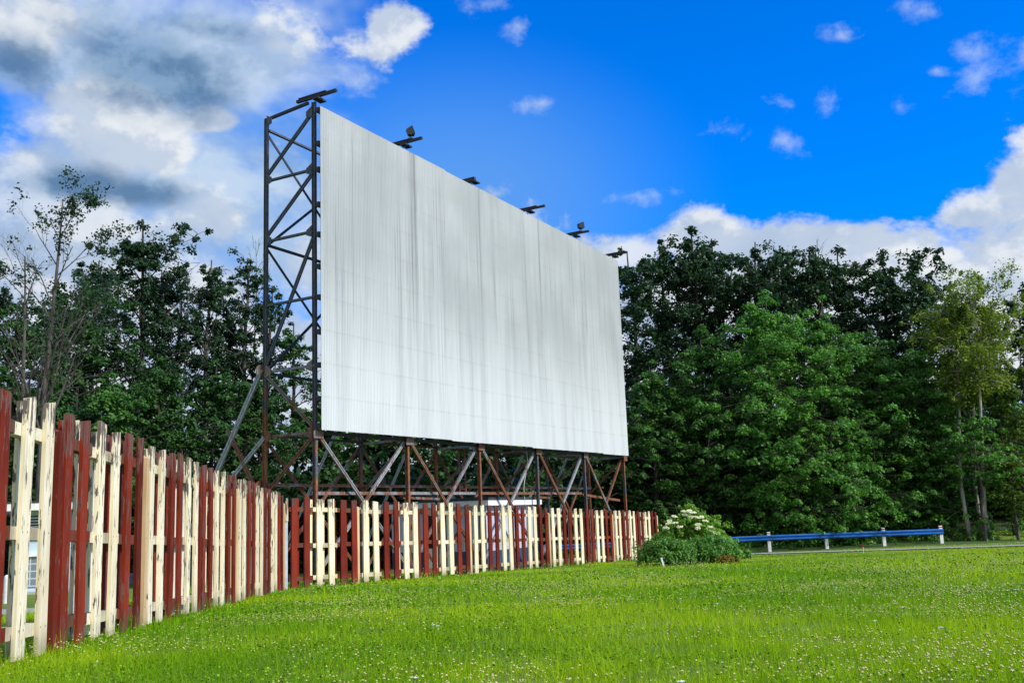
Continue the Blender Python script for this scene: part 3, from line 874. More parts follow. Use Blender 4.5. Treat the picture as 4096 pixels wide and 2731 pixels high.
# --- brighter maples in front of them
FRONT = [
    (3040, 1150, 60, 640, LEAF_BRIGHT, 'large bright green layered maple behind the guardrail', 'ovate', 90),
    (2800, 1300, 62, 480, LEAF_MID, 'mid green maple between the screen and the large bright maple', 'ovate', 64),
    (2600, 1430, 61, 420, LEAF_MID, 'low dark green maple beside the lower right corner of the screen', 'ovate', 54),
    (3300, 1190, 61, 520, LEAF_BRIGHT, 'broad mid green maple right of the large bright one', 'ovate', 74),
    (3490, 1300, 61.5, 480, LEAF_MID, 'rounded green maple above the right half of the guardrail', 'ovate', 64),
    (3660, 1350, 62, 420, LEAF_BRIGHT, 'bright green maple left of the two pale poplar trunks', 'ovate', 56),
    (3150, 1560, 58.6, 420, LEAF_BRIGHT, 'lower bright maple with drooping sprays over the guardrail', 'ovate', 46),
    (3390, 1690, 58.8, 380, LEAF_BRIGHT, 'small drooping green tree over the right half of the guardrail', 'ovate', 40),
]
for i, (px, py, dp, w, lm, lab, sh, nl) in enumerate(FRONT):
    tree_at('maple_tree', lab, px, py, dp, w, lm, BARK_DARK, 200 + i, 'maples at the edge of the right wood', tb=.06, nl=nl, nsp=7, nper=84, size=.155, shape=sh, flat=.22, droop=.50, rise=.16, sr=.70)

# poplar with pale trunks
def poplar(px_t, py_t, px_b, depth, wpx, seed, label, rc_top=.36):
    loc, H = top_at(px_t, py_t, depth); Rc = wpx / FPX * depth / 2
    db = ray(px_b, 2131); bx = db[0] / db[1] * depth
    lean = (loc[0] - bx, 0); base = (bx, depth, float(gz(bx, depth)))
    tr, lv = tree_mesh(seed, H, Rc, tb=.60, nl=40, nsp=6, nper=60, size=.13, shape='round', flat=.8, droop=.15, rise=.45, sr=.75, r0=.135, lean=lean)
    return finish_tree('poplar_tree', label, base, tr, lv, LEAF_OLIVE, BARK_PALE, 'pale trunked poplars')


poplar(3905, 985, 3957, 58.2, 430, 301, 'taller poplar with a sunlit ragged pale trunk near the right edge')
poplar(3800, 1075, 3884, 58.6, 280, 302, 'slimmer poplar with a thin pale trunk, left of the ragged trunk')
poplar(3990, 1080, 3925, 59.5, 230, 303, 'poplar with a grey straight trunk between the two pale trunks')
tree_at('broadleaf_tree', 'dark tree cut by the right edge of the picture beside the poplars', 4110, 1130, 68, 330, LEAF_DARK, BARK_DARK, 311, 'tall dark trees of the right wood', tb=.15, nl=40, nsp=6, nper=44, size=.27, flat=.5, rise=.4)
tree_at('maple_tree', 'yellow green young tree low beside the ragged poplar trunk', 4030, 1800, 57.5, 190, LEAF_YELLOW, BARK, 312, 'maples at the edge of the right wood', tb=.35, nl=18, nsp=5, nper=40, size=.19, shape='round', flat=.25, rise=.2, sr=.8)
tree_at('maple_tree', 'green maple under the poplars at the right edge', 4000, 1480, 64, 380, LEAF_MID, BARK_DARK, 313, 'maples at the edge of the right wood', tb=.1, nl=38, nsp=6, nper=54, size=.21, shape='cone', flat=.25, rise=.15, sr=.8)
tree_at('maple_tree', 'thin yellow green tree rising between the poplar trunks', 3990, 1520, 59.8, 200, LEAF_YELLOW, BARK, 314, 'maples at the edge of the right wood', tb=.30, nl=22, nsp=5, nper=30, size=.19, shape='round', flat=.25, rise=.2, sr=.75)
tree_at('maple_tree', 'yellow green tree reaching in from the right edge under the poplar crown', 4085, 1400, 59, 280, LEAF_YELLOW, BARK, 316, 'maples at the edge of the right wood', tb=.35, nl=26, nsp=5, nper=50, size=.16, shape='round', flat=.25, rise=.2, sr=.75)
tree_at('maple_tree', 'bright young maple whose crown crosses the pale poplar trunks', 3880, 1640, 57.4, 300, LEAF_BRIGHT, BARK, 317, 'maples at the edge of the right wood', tb=.52, nl=26, nsp=6, nper=60, size=.15, shape='round', flat=.25, rise=.15, sr=.7)
tree_at('maple_tree', 'slender green sapling left of the poplar trunks', 3760, 1750, 60, 230, LEAF_MID, BARK, 315, 'maples at the edge of the right wood', tb=.1, nl=24, nsp=6, nper=44, size=.2, shape='cone', flat=.25, rise=.15, sr=.8)

# --- left wood
LEFT = [
    ('broadleaf_tree', -60, 905, 40, 420, LEAF_DARK, 'dark tree cut by the left edge of the picture', dict(tb=.2, nl=44, nsp=5, nper=72, size=.145, flat=.5, rise=.4)),
    ('broadleaf_tree', -420, 960, 43, 420, LEAF_LOW, 'broad green tree beyond the left edge of the left wood', dict(tb=.12, nl=40, nsp=5, nper=52, size=.17, flat=.5, rise=.4)),
    ('broadleaf_tree', 650, 1060, 49, 330, LEAF_DARK, 'dense dark tree filling the gap right of the three-topped maple', dict(tb=.1, nl=48, nsp=6, nper=66, size=.16, flat=.5, rise=.4, sr=.8)),
    ('broadleaf_tree', 230, 1110, 47, 360, LEAF_DARK, 'dense dark tree right behind the nearly bare double trunk', dict(tb=.1, nl=48, nsp=6, nper=66, size=.16, flat=.5, rise=.4, sr=.8)),
    ('broadleaf_tree', 900, 1230, 52, 330, LEAF_DARK, 'dense dark tree low behind the airy pair beside the tower', dict(tb=.1, nl=44, nsp=6, nper=66, size=.16, flat=.5, rise=.4, sr=.8)),
    ('broadleaf_tree', 560, 860, 46, 430, LEAF_DARK, 'tall dark maple with three upright tops, tallest leafy tree on the left', dict(tb=.15, nl=64, nsp=6, nper=72, size=.15, shape='round', flat=.55, rise=.75, sr=.75)),
    ('broadleaf_tree', 430, 1010, 48, 420, LEAF_DARK, 'dark tree leaning out left of the three-topped maple', dict(tb=.1, nl=52, nsp=6, nper=72, size=.155, flat=.5, rise=.4, sr=.8)),
    ('broadleaf_tree', 320, 1065, 42, 380, LEAF_LOW, 'mid green tree right of the nearly bare double trunk', dict(tb=.12, nl=46, nsp=5, nper=72, size=.145, flat=.45, rise=.3, sr=.8)),
    ('broadleaf_tree', 70, 1180, 39, 420, LEAF_LOW, 'mid green tree low behind the nearly bare double trunk', dict(tb=.1, nl=46, nsp=5, nper=72, size=.145, flat=.45, rise=.3, sr=.8)),
    ('broadleaf_tree', 712, 1105, 50, 280, LEAF_DARK, 'thin half bare tree with open forked limbs left of the tower', dict(tb=.25, nl=32, nsp=4, nper=44, size=.145, flat=.5, rise=.8, sr=.6, skip=.3)),
    ('broadleaf_tree', 835, 1015, 50, 290, LEAF_DARK, 'upright dark tree with an airy crown, left of two beside the tower', dict(tb=.35, nl=44, nsp=5, nper=58, size=.145, shape='round', flat=.5, rise=.95, sr=.62)),
    ('broadleaf_tree', 975, 1010, 51, 290, LEAF_DARK, 'upright dark tree with an airy crown, standing closest to the tower post', dict(tb=.32, nl=44, nsp=5, nper=56, size=.145, shape='round', flat=.5, rise=.95, sr=.62)),
    ('broadleaf_tree', 1085, 1120, 52, 260, LEAF_DARK, 'airy tree seen through the tower lattice', dict(tb=.3, nl=34, nsp=5, nper=56, size=.145, shape='round', flat=.5, rise=.8, sr=.62)),
    ('broadleaf_tree', 1190, 1270, 50, 330, LEAF_LOW, 'green tree low behind the lattice beside the screen edge', dict(tb=.1, nl=40, nsp=5, nper=72, size=.145, flat=.5, rise=.4, sr=.75)),
    ('broadleaf_tree', 640, 1400, 41, 420, LEAF_LOW, 'low leafy tree in front of the three-topped maple', dict(tb=.06, nl=44, nsp=6, nper=78, size=.14, shape='ovate', flat=.28, rise=.2, sr=.72)),
    ('broadleaf_tree', 430, 1480, 38, 420, LEAF_MID, 'small bright green maple above the left fence', dict(tb=.06, nl=42, nsp=6, nper=78, size=.135, shape='ovate', flat=.25, rise=.16, sr=.70)),
    ('broadleaf_tree', 850, 1440, 43, 420, LEAF_LOW, 'low leafy tree under the airy pair beside the tower', dict(tb=.06, nl=42, nsp=6, nper=78, size=.14, shape='ovate', flat=.28, rise=.2, sr=.72)),
    ('broadleaf_tree', 1040, 1500, 44, 420, LEAF_LOW, 'low leafy tree behind the leaning raker of the tower', dict(tb=.06, nl=42, nsp=6, nper=78, size=.14, shape='ovate', flat=.28, rise=.2, sr=.72)),
    ('broadleaf_tree', 200, 1500, 37.5, 400, LEAF_LOW, 'low leafy tree at the foot of the nearly bare double trunk', dict(tb=.06, nl=42, nsp=6, nper=78, size=.135, shape='ovate', flat=.28, rise=.2, sr=.72)),
]
for i, (nm, px, py, dp, w, lm, lab, kw) in enumerate(LEFT):
    tree_at(nm, lab, px, py, dp, w, lm, BARK if i in (9, 10, 11) else BARK_DARK, (396 + i if i > 4 else 700 + 11 * i), 'trees of the left wood', **kw)
# trees seen under the screen
UND = [(1330, 1600, 50), (1500, 1560, 54), (1680, 1590, 52), (1850, 1620, 56), (2020, 1600, 58), (2190, 1590, 60), (2360, 1580, 62)]
for i, (px, py, dp) in enumerate(UND):
    tree_at('broadleaf_tree', 'dark woodland tree seen between the legs under the screen', px, py - 60, dp, 380, LEAF_DARK if i % 2 else LEAF_LOW, BARK_DARK, 500 + i, 'dark trees behind the screen legs', tb=.04, nl=44, nsp=6, nper=40, size=.26, shape='round', flat=.35, rise=.2, sr=.8)


# nearly bare double-trunk tree
def bare_tree(label, loc, H, seed):
    rg = np.random.default_rng(seed); tr = MB(); tips = []

    def grow(p, d, ln, r, depth, leafy):
        n = 4; path = [p]; q = p.copy(); dd = d.copy()
        for i in range(n):
            dd = dd + rg.normal(0, .09, 3) + np.array([0, 0, .05]); dd /= np.linalg.norm(dd); q = q + dd * ln / n; path.append(q.copy())
        tr.tube(path, [r * (1 - .55 * i / n) for i in range(n + 1)], 6 if r > .03 else 4, cap=False)
        if depth == 0 or ln < .22:
            tips.append((path[-1], leafy)); tips.append((path[2], leafy)); return
        k = 3 if depth > 2 else 4
        for j in range(k):
            f = .35 + .65 * (j + rg.random()) / k; i = min(int(f * n), n - 1); s = path[i] + (path[i + 1] - path[i]) * (f * n - i)
            ax = rg.normal(0, 1, 3); ax -= dd * ax.dot(dd); ax /= np.linalg.norm(ax)
            nd = dd * .85 + ax * rg.uniform(.35, .65); nd /= np.linalg.norm(nd)
            grow(s, nd, ln * rg.uniform(.45, .68), r * .45 * (1 - .3 * f), depth - 1, leafy)
    # trunk 1 (right), trunk 2 (left)
    for (x0, lean, h, r, lf) in ((.13, .045, 1.0, .15, 1), (-.17, -.03, .86, .12, 0)):
        path = []; n = 9
        for i in range(n + 1):
            s = i / n; path.append(np.array([x0 + lean * h * H * s ** 1.3 + .05 * math.sin(s * 9 + x0), .1 * math.sin(5 * s), -.3 + s * H * h]))
        tr.tube(path, [r * (1 - .9 * i / n) + .012 for i in range(n + 1)], 8)
        P = np.array(path)
        for j in range(15):
            f = .36 + .62 * (j + rg.random()) / 15; i = min(int(f * n), n - 1); s = P[i] + (P[i + 1] - P[i]) * (f * n - i)
            a = rg.random() * 6.28; d = np.array([math.cos(a), math.sin(a) * .8, rg.uniform(.9, 1.6)]); d /= np.linalg.norm(d)
            leafy = 1 if (lf and d[0] > -.1) or rg.random() < .2 else 0
            grow(s, d, H * .22 * (1.15 - f) + .6, r * .40 * (1.1 - f) + .008, 3 if f > .55 else 2, leafy)
    C = [];
    for p, l in tips:
        if rg.random() < (.42 if l else .06) * (1.5 if p[0] > .6 else .6): C.append(p)
    lv = sprays(C, np.full(len(C), .22), 8, .095, .8, .4, .6, rg)
    return finish_tree('bare_tree', label, loc, tr, lv, LEAF_DARK, BARK)


loc, H = top_at(150, 640, 34)
bare_tree('tall nearly bare tree with two grey trunks and sparse leaves behind the left fence', (loc[0] + .25, loc[1], loc[2]), H * .91, 61)


# thin deadwood tops showing over crowns
def dead_tree(label, px, py, dp, seed, w):
    loc, H = top_at(px, py, dp); rg = np.random.default_rng(seed); tr = MB()
    path = [np.array([.1 * math.sin(i * 1.3), .05 * math.cos(i), -.3 + (H + .3) * i / 7]) for i in range(8)]
    tr.tube(path, [.11 * (1 - i / 7.6) for i in range(8)], 6)
    P = np.array(path)
    for j in range(26):
        f = .45 + .54 * j / 26; i = min(int(f * 7), 6); s = P[i] + (P[i + 1] - P[i]) * (f * 7 - i); a = rg.random() * 6.28
        ln = w * (1.2 - f) * rg.uniform(.7, 1.3) + .3; d = np.array([math.cos(a) * .55, math.sin(a) * .55, rg.uniform(.7, 1.2)])
        q = [s, s + d * ln * .5 + rg.normal(0, .05, 3), s + d * ln + rg.normal(0, .1, 3)]
        tr.tube(q, [.028 * (1.1 - f) + .008, .014, .006], 4, cap=False)
        for _ in range(3):
            e = q[1] + (q[2] - q[1]) * rg.random(); d2 = d + rg.normal(0, .45, 3); tr.tube([e, e + d2 * ln * .35], [.009, .005], 3, cap=False)
    o = empty('dead_tree', loc); tag(o, label, 'tree', 'dead trees among the crowns'); tr.build('trunk', BARK, o, smooth=True)
    return o


dead_tree('bare grey dead tree behind the tower post, right of the airy pair', 1020, 960, 52.5, 71, 2.0)
dead_tree('bare grey dead tree with forked twigs between the maple and the airy pair', 745, 1090, 49, 72, 2.6)
dead_tree('bare twigs of a dead tree poking above the right dark row', 3265, 962, 69.5, 73, 2.2)


# far wood: one mass that closes the view at trunk height
def far_wood():
    C = []; S = []
    for _ in range(3800):
        x = R.uniform(-75, 75); y = R.uniform(72, 100); top = 11 if x > 0 else (5.0 if x < -17 else 10)
        z = float(gz(x, y)) + R.random() * top
        C.append((x, y, z)); S.append(R.uniform(.9, 1.7))
    for _ in range(1300):     # understorey on the left, nearer
        x = R.uniform(-42, 0); y = R.uniform(46, 60); C.append((x, y, float(gz(x, y)) + R.random() ** 1.3 * 4.2)); S.append(R.uniform(.5, 1.1))
    for _ in range(2100):     # understorey right
        x = R.uniform(0, 62); y = R.uniform(64, 72); C.append((x, y, float(gz(x, y)) + R.random() ** 1.1 * 7)); S.append(R.uniform(.6, 1.3))
    lv = sprays(C, S, 26, .42, .7, .3, .8)
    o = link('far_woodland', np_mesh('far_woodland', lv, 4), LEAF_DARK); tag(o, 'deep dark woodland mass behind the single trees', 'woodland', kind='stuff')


far_wood()
# weeds along the wood edge and guardrail
C = []; S = []
for _ in range(420):
    x = R.uniform(2, 46); y = R.uniform(57.2, 61); C.append((x, y, float(gz(x, y)) + .1 + R.random() * .35 * (1.8 if x > 24 else 1))); S.append(R.uniform(.15, .4))
for _ in range(200):
    x = R.uniform(5.6, 7.8); y = R.uniform(34, 42); C.append((x, y, float(gz(x, y)) + R.random() * .3)); S.append(R.uniform(.1, .25))
lv = sprays(C, S, 26, .13, 1.2, .1, .5)
tag(link('weeds', np_mesh('weeds', lv, 4), LEAF_BLUE), 'low weeds growing along the edge of the wood', 'weeds', kind='stuff')

# ------------------------------------------------------------------ shrubs at the end of the fence
def shrub(name, label, px0, px1, py_top, depth, leafmat, seed, nsp, nper, size, ysq=.8, flat=.5, dome=1.0, zlo=.05, sr=.22, rexp=.8):
    rg = np.random.default_rng(seed); pc = (px0 + px1) / 2; loc, H = top_at(pc, py_top, depth); W = (px1 - px0) / FPX * depth / 2
    o = empty(name, loc); tag(o, label, 'shrub'); st = MB(); C = []; S = []
    for i in range(nsp):
        a = rg.random() * 6.28; e = rg.random() ** .6; ph = rg.random() ** .75 * math.pi / 2
        k = rg.uniform(.68, 1.04) if i % 11 else rg.uniform(1.04, 1.16)
        r = math.cos(ph) ** rexp * W * k * (1.0 if i % 9 else 1.15); z = zlo + (H - .1) * math.sin(ph) ** dome * k
        C.append((math.cos(a) * r, math.sin(a) * r * ysq, z)); S.append(sr * rg.uniform(.6, 1.3))
        if i % 4 == 0: st.tube([(C[-1][0] * .12, C[-1][1] * .12, -.1), (C[-1][0] * .5, C[-1][1] * .5, z * .6), C[-1]], [.014, .01, .005], 4, cap=False)
    st.build('stems', BARK, o); link('foliage', np_mesh('foliage', sprays(C, S, nper, size, flat, .3, .9, rg), 4), leafmat, o)
    return o, np.array(C), W, H


el, EC, EW, EH = shrub('flowering_shrub', 'tall light green elder shrub with flat white flower heads', 2598, 2925, 2046, 31.5, LEAF_SHRUB, 81, 300, 46, .085, .8, .45, .9, .05, .19, 1.15)
shrub('low_shrub', 'dense bluish green mound at the left front of the flowering shrub', 2550, 2780, 2160, 29.6, LEAF_BLUE, 82, 300, 50, .06, .8, .7, .8, .05, .16)
shrub('low_shrub', 'feathery green mound at the right front of the flowering shrub', 2735, 2945, 2150, 30.2, LEAF_BRIGHT, 83, 260, 50, .065, .7, .7, .8, .05, .17)
shrub('low_shrub', 'small yellowing clump at the right foot of the flowering shrub', 2855, 2950, 2222, 29.5, LEAF_AUTUMN, 84, 60, 36, .06, .7, .8, .8, .03, .10)
# flower heads: flat umbels
fl_px = [(2735, 2047), (2757, 2045), (2775, 2052), (2697, 2066), (2678, 2085), (2672, 2096), (2700, 2092), (2762, 2069), (2787, 2070), (2806, 2069), (2821, 2084), (2793, 2099), (2790, 2113), (2842, 2110), (2848, 2124), (2858, 2133), (2720, 2108), (2663, 2112), (2740, 2060)]
for i, (fx, fy) in enumerate(fl_px):
    p = ray(fx, fy); p = p / p[1] * (31.5 - EW * .8 * random.uniform(.55, .95)) - np.array(el.location)
    rg = np.random.default_rng(900 + i); n = 60; r = .092 * random.uniform(.75, 1.2)
    a = rg.random(n) * 6.28; q = np.sqrt(rg.random(n)) * r
    P = np.stack([np.cos(a) * q, np.sin(a) * q, .03 - q * q * 2 + rg.normal(0, .008, n)], 1)
    N = rg.normal(0, .45, (n, 3)) + np.array([0, -.35, 1]); T = rg.normal(0, 1, (n, 3))
    link('flower_cluster', np_mesh('flower_cluster', leaf_quads(P, N, T, np.full(n, .045), np.full(n, .04)), 4), PETAL, el, tuple(p), (rad(random.uniform(5, 30)), rad(random.uniform(-15, 15)), 0))

# ------------------------------------------------------------------ grass
def grass():
    V = []
    bands = [(3.6, 7, 3400, .0042, .075), (7, 10.5, 2000, .0055, .072), (10.5, 15, 950, .0085, .07), (15, 22, 430, .013, .068), (22, 32, 220, .02, .05), (32, 50, 110, .034, .035)]
    for y0, y1, dens, w, h in bands:
        xm0, xm1 = .56 * y0 + 2.4, .56 * y1 + 2.4
        n = int(dens * (xm0 + xm1) * (y1 - y0))
        y = y0 + (y1 - y0) * R.random(n); x = (R.random(n) * 2 - 1) * (.56 * y + 2.4)
        lane = (x - 9.75) * .638 + (y - 44.4) * .770     # signed distance across the lane
        keep = (x > -7.5) & ((lane < -1.9) | (lane > 1.2)) & (R.random(n) < np.clip((-lane - 1.0) / 3, .3, 1))
        x, y = x[keep], y[keep]; n = len(x)
        gap = np.sin(x * 3.1 + 2 * np.sin(y * 2.7)) * np.sin(y * 3.3 + 2 * np.sin(x * 2.2)) + R.normal(0, .5, n)
        kk = gap > -.38; x, y = x[kk], y[kk]; n = len(x)
        clump = .5 + .5 * np.sin(x * 2.3 + 1.7 * np.sin(y * 1.9)) * np.sin(y * 2.1 + 1.3 * np.sin(x * 1.4))
        hh = h * R.uniform(.45, 1.15, n) * np.where(R.random(n) < .05, 1.9, 1) * (.75 + .6 * clump)
        ww = w * R.uniform(.7, 1.3, n)
        a = R.random(n) * 6.28; la = R.random(n) * 6.28; ln = hh * np.abs(R.normal(.55, .5, n))
        z = gz(x, y) - .004
        B = np.stack([np.cos(a) * ww / 2, np.sin(a) * ww / 2, np.zeros(n)], 1); P = np.stack([x, y, z], 1)
        T = P + np.stack([np.cos(la) * ln, np.sin(la) * ln, hh], 1)
        V.append(np.stack([P - B, P + B, T], 1).reshape(-1, 3))
    me = np_mesh('grass', np.concatenate(V), 3)
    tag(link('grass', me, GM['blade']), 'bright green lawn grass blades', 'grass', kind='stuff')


grass()


def clover_leaves():
    P = []; S = []
    for y0, y1, dens, sz in ((4.2, 8, 900, .015), (8, 12, 420, .019), (12, 18, 170, .030), (18, 27, 60, .042)):
        n = int(dens * (.56 * (y0 + y1) + 4.8) * (y1 - y0)); y = y0 + (y1 - y0) * R.random(n); x = (R.random(n) * 2 - 1) * (.56 * y + 2.4)
        pat = np.sin(x * 1.7 + 2.2 * np.sin(y * .9)) * np.sin(y * 1.5 + x * .6 + 1.0) + R.normal(0, .35, n)
        k = (pat > -.10) & (x > -4.6); x, y = x[k], y[k]; n = len(x)
        P.append(np.stack([x, y, gz(x, y) + R.uniform(.015, .07, n)], 1)); S.append(sz * R.uniform(.6, 1.4, n))
    P = np.concatenate(P); S = np.concatenate(S); n = len(P)
    N = np.stack([np.zeros(n), np.zeros(n), np.ones(n)], 1) + R.normal(0, .42, (n, 3)); T = R.normal(0, 1, (n, 3))
    me = np_mesh('clover_leaves', leaf_quads(P, N, T, S, S * .95), 4)
    tag(link('clover_leaves', me, GM['cloverleaf']), 'low clover leaves spread in patches through the lawn', 'clover', kind='stuff')


clover_leaves()


def fence_tufts():
    V = []
    for az, u0, u1 in ((rad(26.4755), 0, 25), (rad(-5.0488), -19, 0)):
        n = int((u1 - u0) * 130); u = R.uniform(u0, u1, n); off = R.normal(-.02, .10, n)
        x = FC[0] + math.sin(az) * u - math.cos(az) * off; y = FC[1] + math.cos(az) * u + math.sin(az) * off
        w = .0045 + .0007 * np.maximum(0, np.hypot(x, y) - 6); h = R.uniform(.04, .13, n) * (.6 + .4 * np.sin(u * 2.3))
        a = R.random(n) * 6.28; B = np.stack([np.cos(a) * w / 2, np.sin(a) * w / 2, np.zeros(n)], 1); P = np.stack([x, y, gz(x, y)], 1)
        V.append(np.stack([P - B, P + B, P + np.stack([R.normal(0, .04, n), R.normal(0, .04, n), h], 1)], 1).reshape(-1, 3))
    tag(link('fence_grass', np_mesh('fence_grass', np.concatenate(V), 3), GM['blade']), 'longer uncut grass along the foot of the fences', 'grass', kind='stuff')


fence_tufts()


def clover():
    V = []; Q = []
    bands = [(4.2, 8, 420, .0080), (8, 13, 230, .0092), (13, 20, 90, .0115), (20, 30, 22, .015), (30, 40, 7, .019)]
    oc = np.array([(1, 0, 0), (0, 1, 0), (-1, 0, 0), (0, -1, 0), (0, 0, 1), (0, 0, -1)], float)
    of = [(0, 1, 4), (1, 2, 4), (2, 3, 4), (3, 0, 4), (1, 0, 5), (2, 1, 5), (3, 2, 5), (0, 3, 5)]
    for y0, y1, dens, r in bands:
        n = int(dens * (.56 * (y0 + y1) + 4.8) * (y1 - y0)); y = y0 + (y1 - y0) * R.random(n); x = (R.random(n) * 2 - 1) * (.56 * y + 2.4)
        pat = np.sin(x * 1.4 + 2 * np.sin(y * .8)) * np.sin(y * 1.2 + x * .5 + np.sin(x * .7)) + R.normal(0, .38, n)
        k = (pat > .32) & (x > -4.4 - .0 * y) & (R.random(n) < np.clip(.45 + .06 * (x + 4), .25, 1)); x, y = x[k], y[k]; n = len(x)
        h = R.uniform(.05, .13, n); z = gz(x, y); rr = r * R.uniform(.6, 1.2, n)
        C = np.stack([x, y, z + h], 1)
        rot = R.random(n) * 6.28; c, s = np.cos(rot), np.sin(rot)
        for f in of:
            tri = []
            for i in f:
                o = oc[i]; tri.append(C + np.stack([(o[0] * c - o[1] * s) * rr, (o[0] * s + o[1] * c) * rr, np.full(n, o[2]) * rr * .8], 1))
            V.append(np.stack(tri, 1).reshape(-1, 3))
    me = np_mesh('clover_flowers', np.concatenate(V), 3)
    tag(link('clover_flowers', me, GM['clover']), 'pale faded clover heads speckled over the lawn', 'clover', kind='stuff')


clover()
# stalks: taller seed stems
def stalks():
    V = []
    for y0, y1, dens, w in ((4.2, 9, 60, .0030), (9, 16, 22, .005), (16, 26, 5, .009)):
        n = int(dens * (.56 * (y0 + y1) + 4.8) * (y1 - y0)); y = y0 + (y1 - y0) * R.random(n); x = (R.random(n) * 2 - 1) * (.56 * y + 2.4)
        k = x > -4.2; x, y = x[k], y[k]; n = len(x)
        P = np.stack([x, y, gz(x, y)], 1); h = R.uniform(.10, .24, n); a = R.random(n) * 6.28
        B = np.stack([np.cos(a) * w / 2, np.sin(a) * w / 2, np.zeros(n)], 1); T = P + np.stack([R.normal(0, .03, n), R.normal(0, .03, n), h], 1)
        V.append(np.stack([P - B, P + B, T + B * .5, T - B * .5], 1).reshape(-1, 3))
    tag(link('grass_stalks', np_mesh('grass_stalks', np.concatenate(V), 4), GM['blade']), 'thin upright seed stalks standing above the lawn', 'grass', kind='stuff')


stalks()
dz_px = [(2880, 2390), (2722, 2393), (2868, 2412), (3330, 2330), (3610, 2426), (2522, 2383), (3345, 2348), (3828, 2343), (4060, 2356), (3272, 2284), (2920, 2345), (1732, 2497), (1752, 2501), (2140, 2388), (1660, 2707), (2725, 2722), (3764, 2506), (2980, 2303), (3498, 2481), (3940, 2330)]
for i, (fx, fy) in enumerate(dz_px):
    d = ray(fx, fy); t = .60 / (-d[2] + .005 * d[0] - .0333 * d[1]); p = d * t
    m = MB(); n = 10; r = .017
    for j in range(n):
        a = 2 * math.pi * j / n; b = .5
        m.poly([(0, 0, .075), (math.cos(a - .25) * r, math.sin(a - .25) * r, .079), (math.cos(a) * r * 1.25, math.sin(a) * r * 1.25, .077), (math.cos(a + .25) * r, math.sin(a + .25) * r, .079)], [(0, 1, 2, 3)])
    m.tube([(0, 0, -.01), (.005, 0, .04), (0, 0, .073)], [.0015] * 3, 4)
    m.tube([(0, 0, .073), (0, 0, .082)], [.006, .004], 8)
    tag(m.build('daisy', WHITE, None, (p[0], p[1], float(gz(p[0], p[1])) - .005), (0, 0, i)), 'tiny white daisy flower scattered alone in the lawn', 'daisy', 'daisies scattered over the lawn')

# ------------------------------------------------------------------ sky, sun, camera
EL, SAZ = rad(37), rad(118)          # sun to the right and behind the camera
w = bpy.data.worlds.new('World'); SC.world = w; w.use_nodes = True; w.cycles.sampling_method = 'MANUAL'; w.cycles.sample_map_resolution = 512
N = NT.__new__(NT); N.t = w.node_tree; N.mat = None
for nd in list(N.t.nodes): N.t.nodes.remove(nd)
out = N.n('ShaderNodeOutputWorld'); bg = N.n('ShaderNodeBackground'); N.t.links.new(bg.outputs[0], out.inputs[0])
bg.inputs['Strength'].default_value = .10
sky = N.n('ShaderNodeTexSky', sky_type='NISHITA'); sky.sun_disc = False; sky.sun_elevation = EL; sky.sun_rotation = SAZ
sky.air_density = 1.0; sky.dust_density = .6; sky.ozone_density = 2.5
hs = N.n('ShaderNodeHueSaturation'); N.t.links.new(sky.outputs[0], hs.inputs['Color']); hs.inputs['Saturation'].default_value = 1.75; hs.inputs['Hue'].default_value = .502; hs.inputs['Value'].default_value = 1.35
skyt = N.mix(1.0, hs.outputs[0], (.85, .80, 1.22), 'MULTIPLY')
tc = N.n('ShaderNodeTexCoord').outputs['Generated']
sp = N.n('ShaderNodeSeparateXYZ'); N.t.links.new(tc, sp.inputs[0])
lon = N.math('ARCTAN2', sp.outputs[0], sp.outputs[1]); lat = N.math('ARCSINE', sp.outputs[2])
cb = N.n('ShaderNodeCombineXYZ'); N.set(cb, 0, lon); N.set(cb, 1, lat)
PXR = 1 / FPX


def field(*blobs):
    """distance field of elliptic sky patches (centre direction and angular radii): 1 at a centre, 0 at a rim, negative outside"""
    o = None
    for b in blobs:
        px, py, rx, ry = b[:4]; v = cb.outputs[0]; lo, la = lonlat(px, py)
        if len(b) > 4:
            rt = N.n('ShaderNodeVectorRotate', rotation_type='Z_AXIS'); N.t.links.new(v, rt.inputs[0]); rt.inputs['Center'].default_value = (lo, la, 0); rt.inputs['Angle'].default_value = rad(b[4]); v = rt.outputs[0]
        a = 1 / (rx * PXR); c_ = 1 / (ry * PXR)
        ma = N.n('ShaderNodeVectorMath', operation='MULTIPLY_ADD'); N.t.links.new(v, ma.inputs[0]); ma.inputs[1].default_value = (a, c_, 0); ma.inputs[2].default_value = (-lo * a, -la * c_, 0)
        ln = N.n('ShaderNodeVectorMath', operation='LENGTH'); N.t.links.new(ma.outputs[0], ln.inputs[0])
        o = ln.outputs['Value'] if o is None else N.math('SMOOTH_MIN', o, ln.outputs['Value'], .12)
    return N.math('SUBTRACT', 1.0, o)


nv = N.n('ShaderNodeVectorMath', operation='MULTIPLY'); N.t.links.new(tc, nv.inputs[0]); nv.inputs[1].default_value = (1, 1, 1.35)
fb = N.noise(nv.outputs[0], 7.0, 8, .60, .2)
# billow shading: the broad shape looked up again a little towards the sun
up = N.n('ShaderNodeVectorMath', operation='ADD'); N.t.links.new(nv.outputs[0], up.inputs[0]); up.inputs[1].default_value = (.012, 0, .030)
fb1 = N.noise(nv.outputs[0], 10.0, 5, .58); fb2 = N.noise(up.outputs[0], 10.0, 5, .58)
fb3 = N.noise(nv.outputs[0], 4.0, 5, .62, .3)
wisp = N.noise(nv.outputs[0], 22.0, 6, .62, .15)


def layer(f, fk, nz, nk, lo, hi, a, bias=.5):
    return N.math('MULTIPLY', N.ramp(N.math('ADD', N.math('MULTIPLY', f, fk), N.math('MULTIPLY', N.math('SUBTRACT', nz, bias), nk)), lo, hi), a)


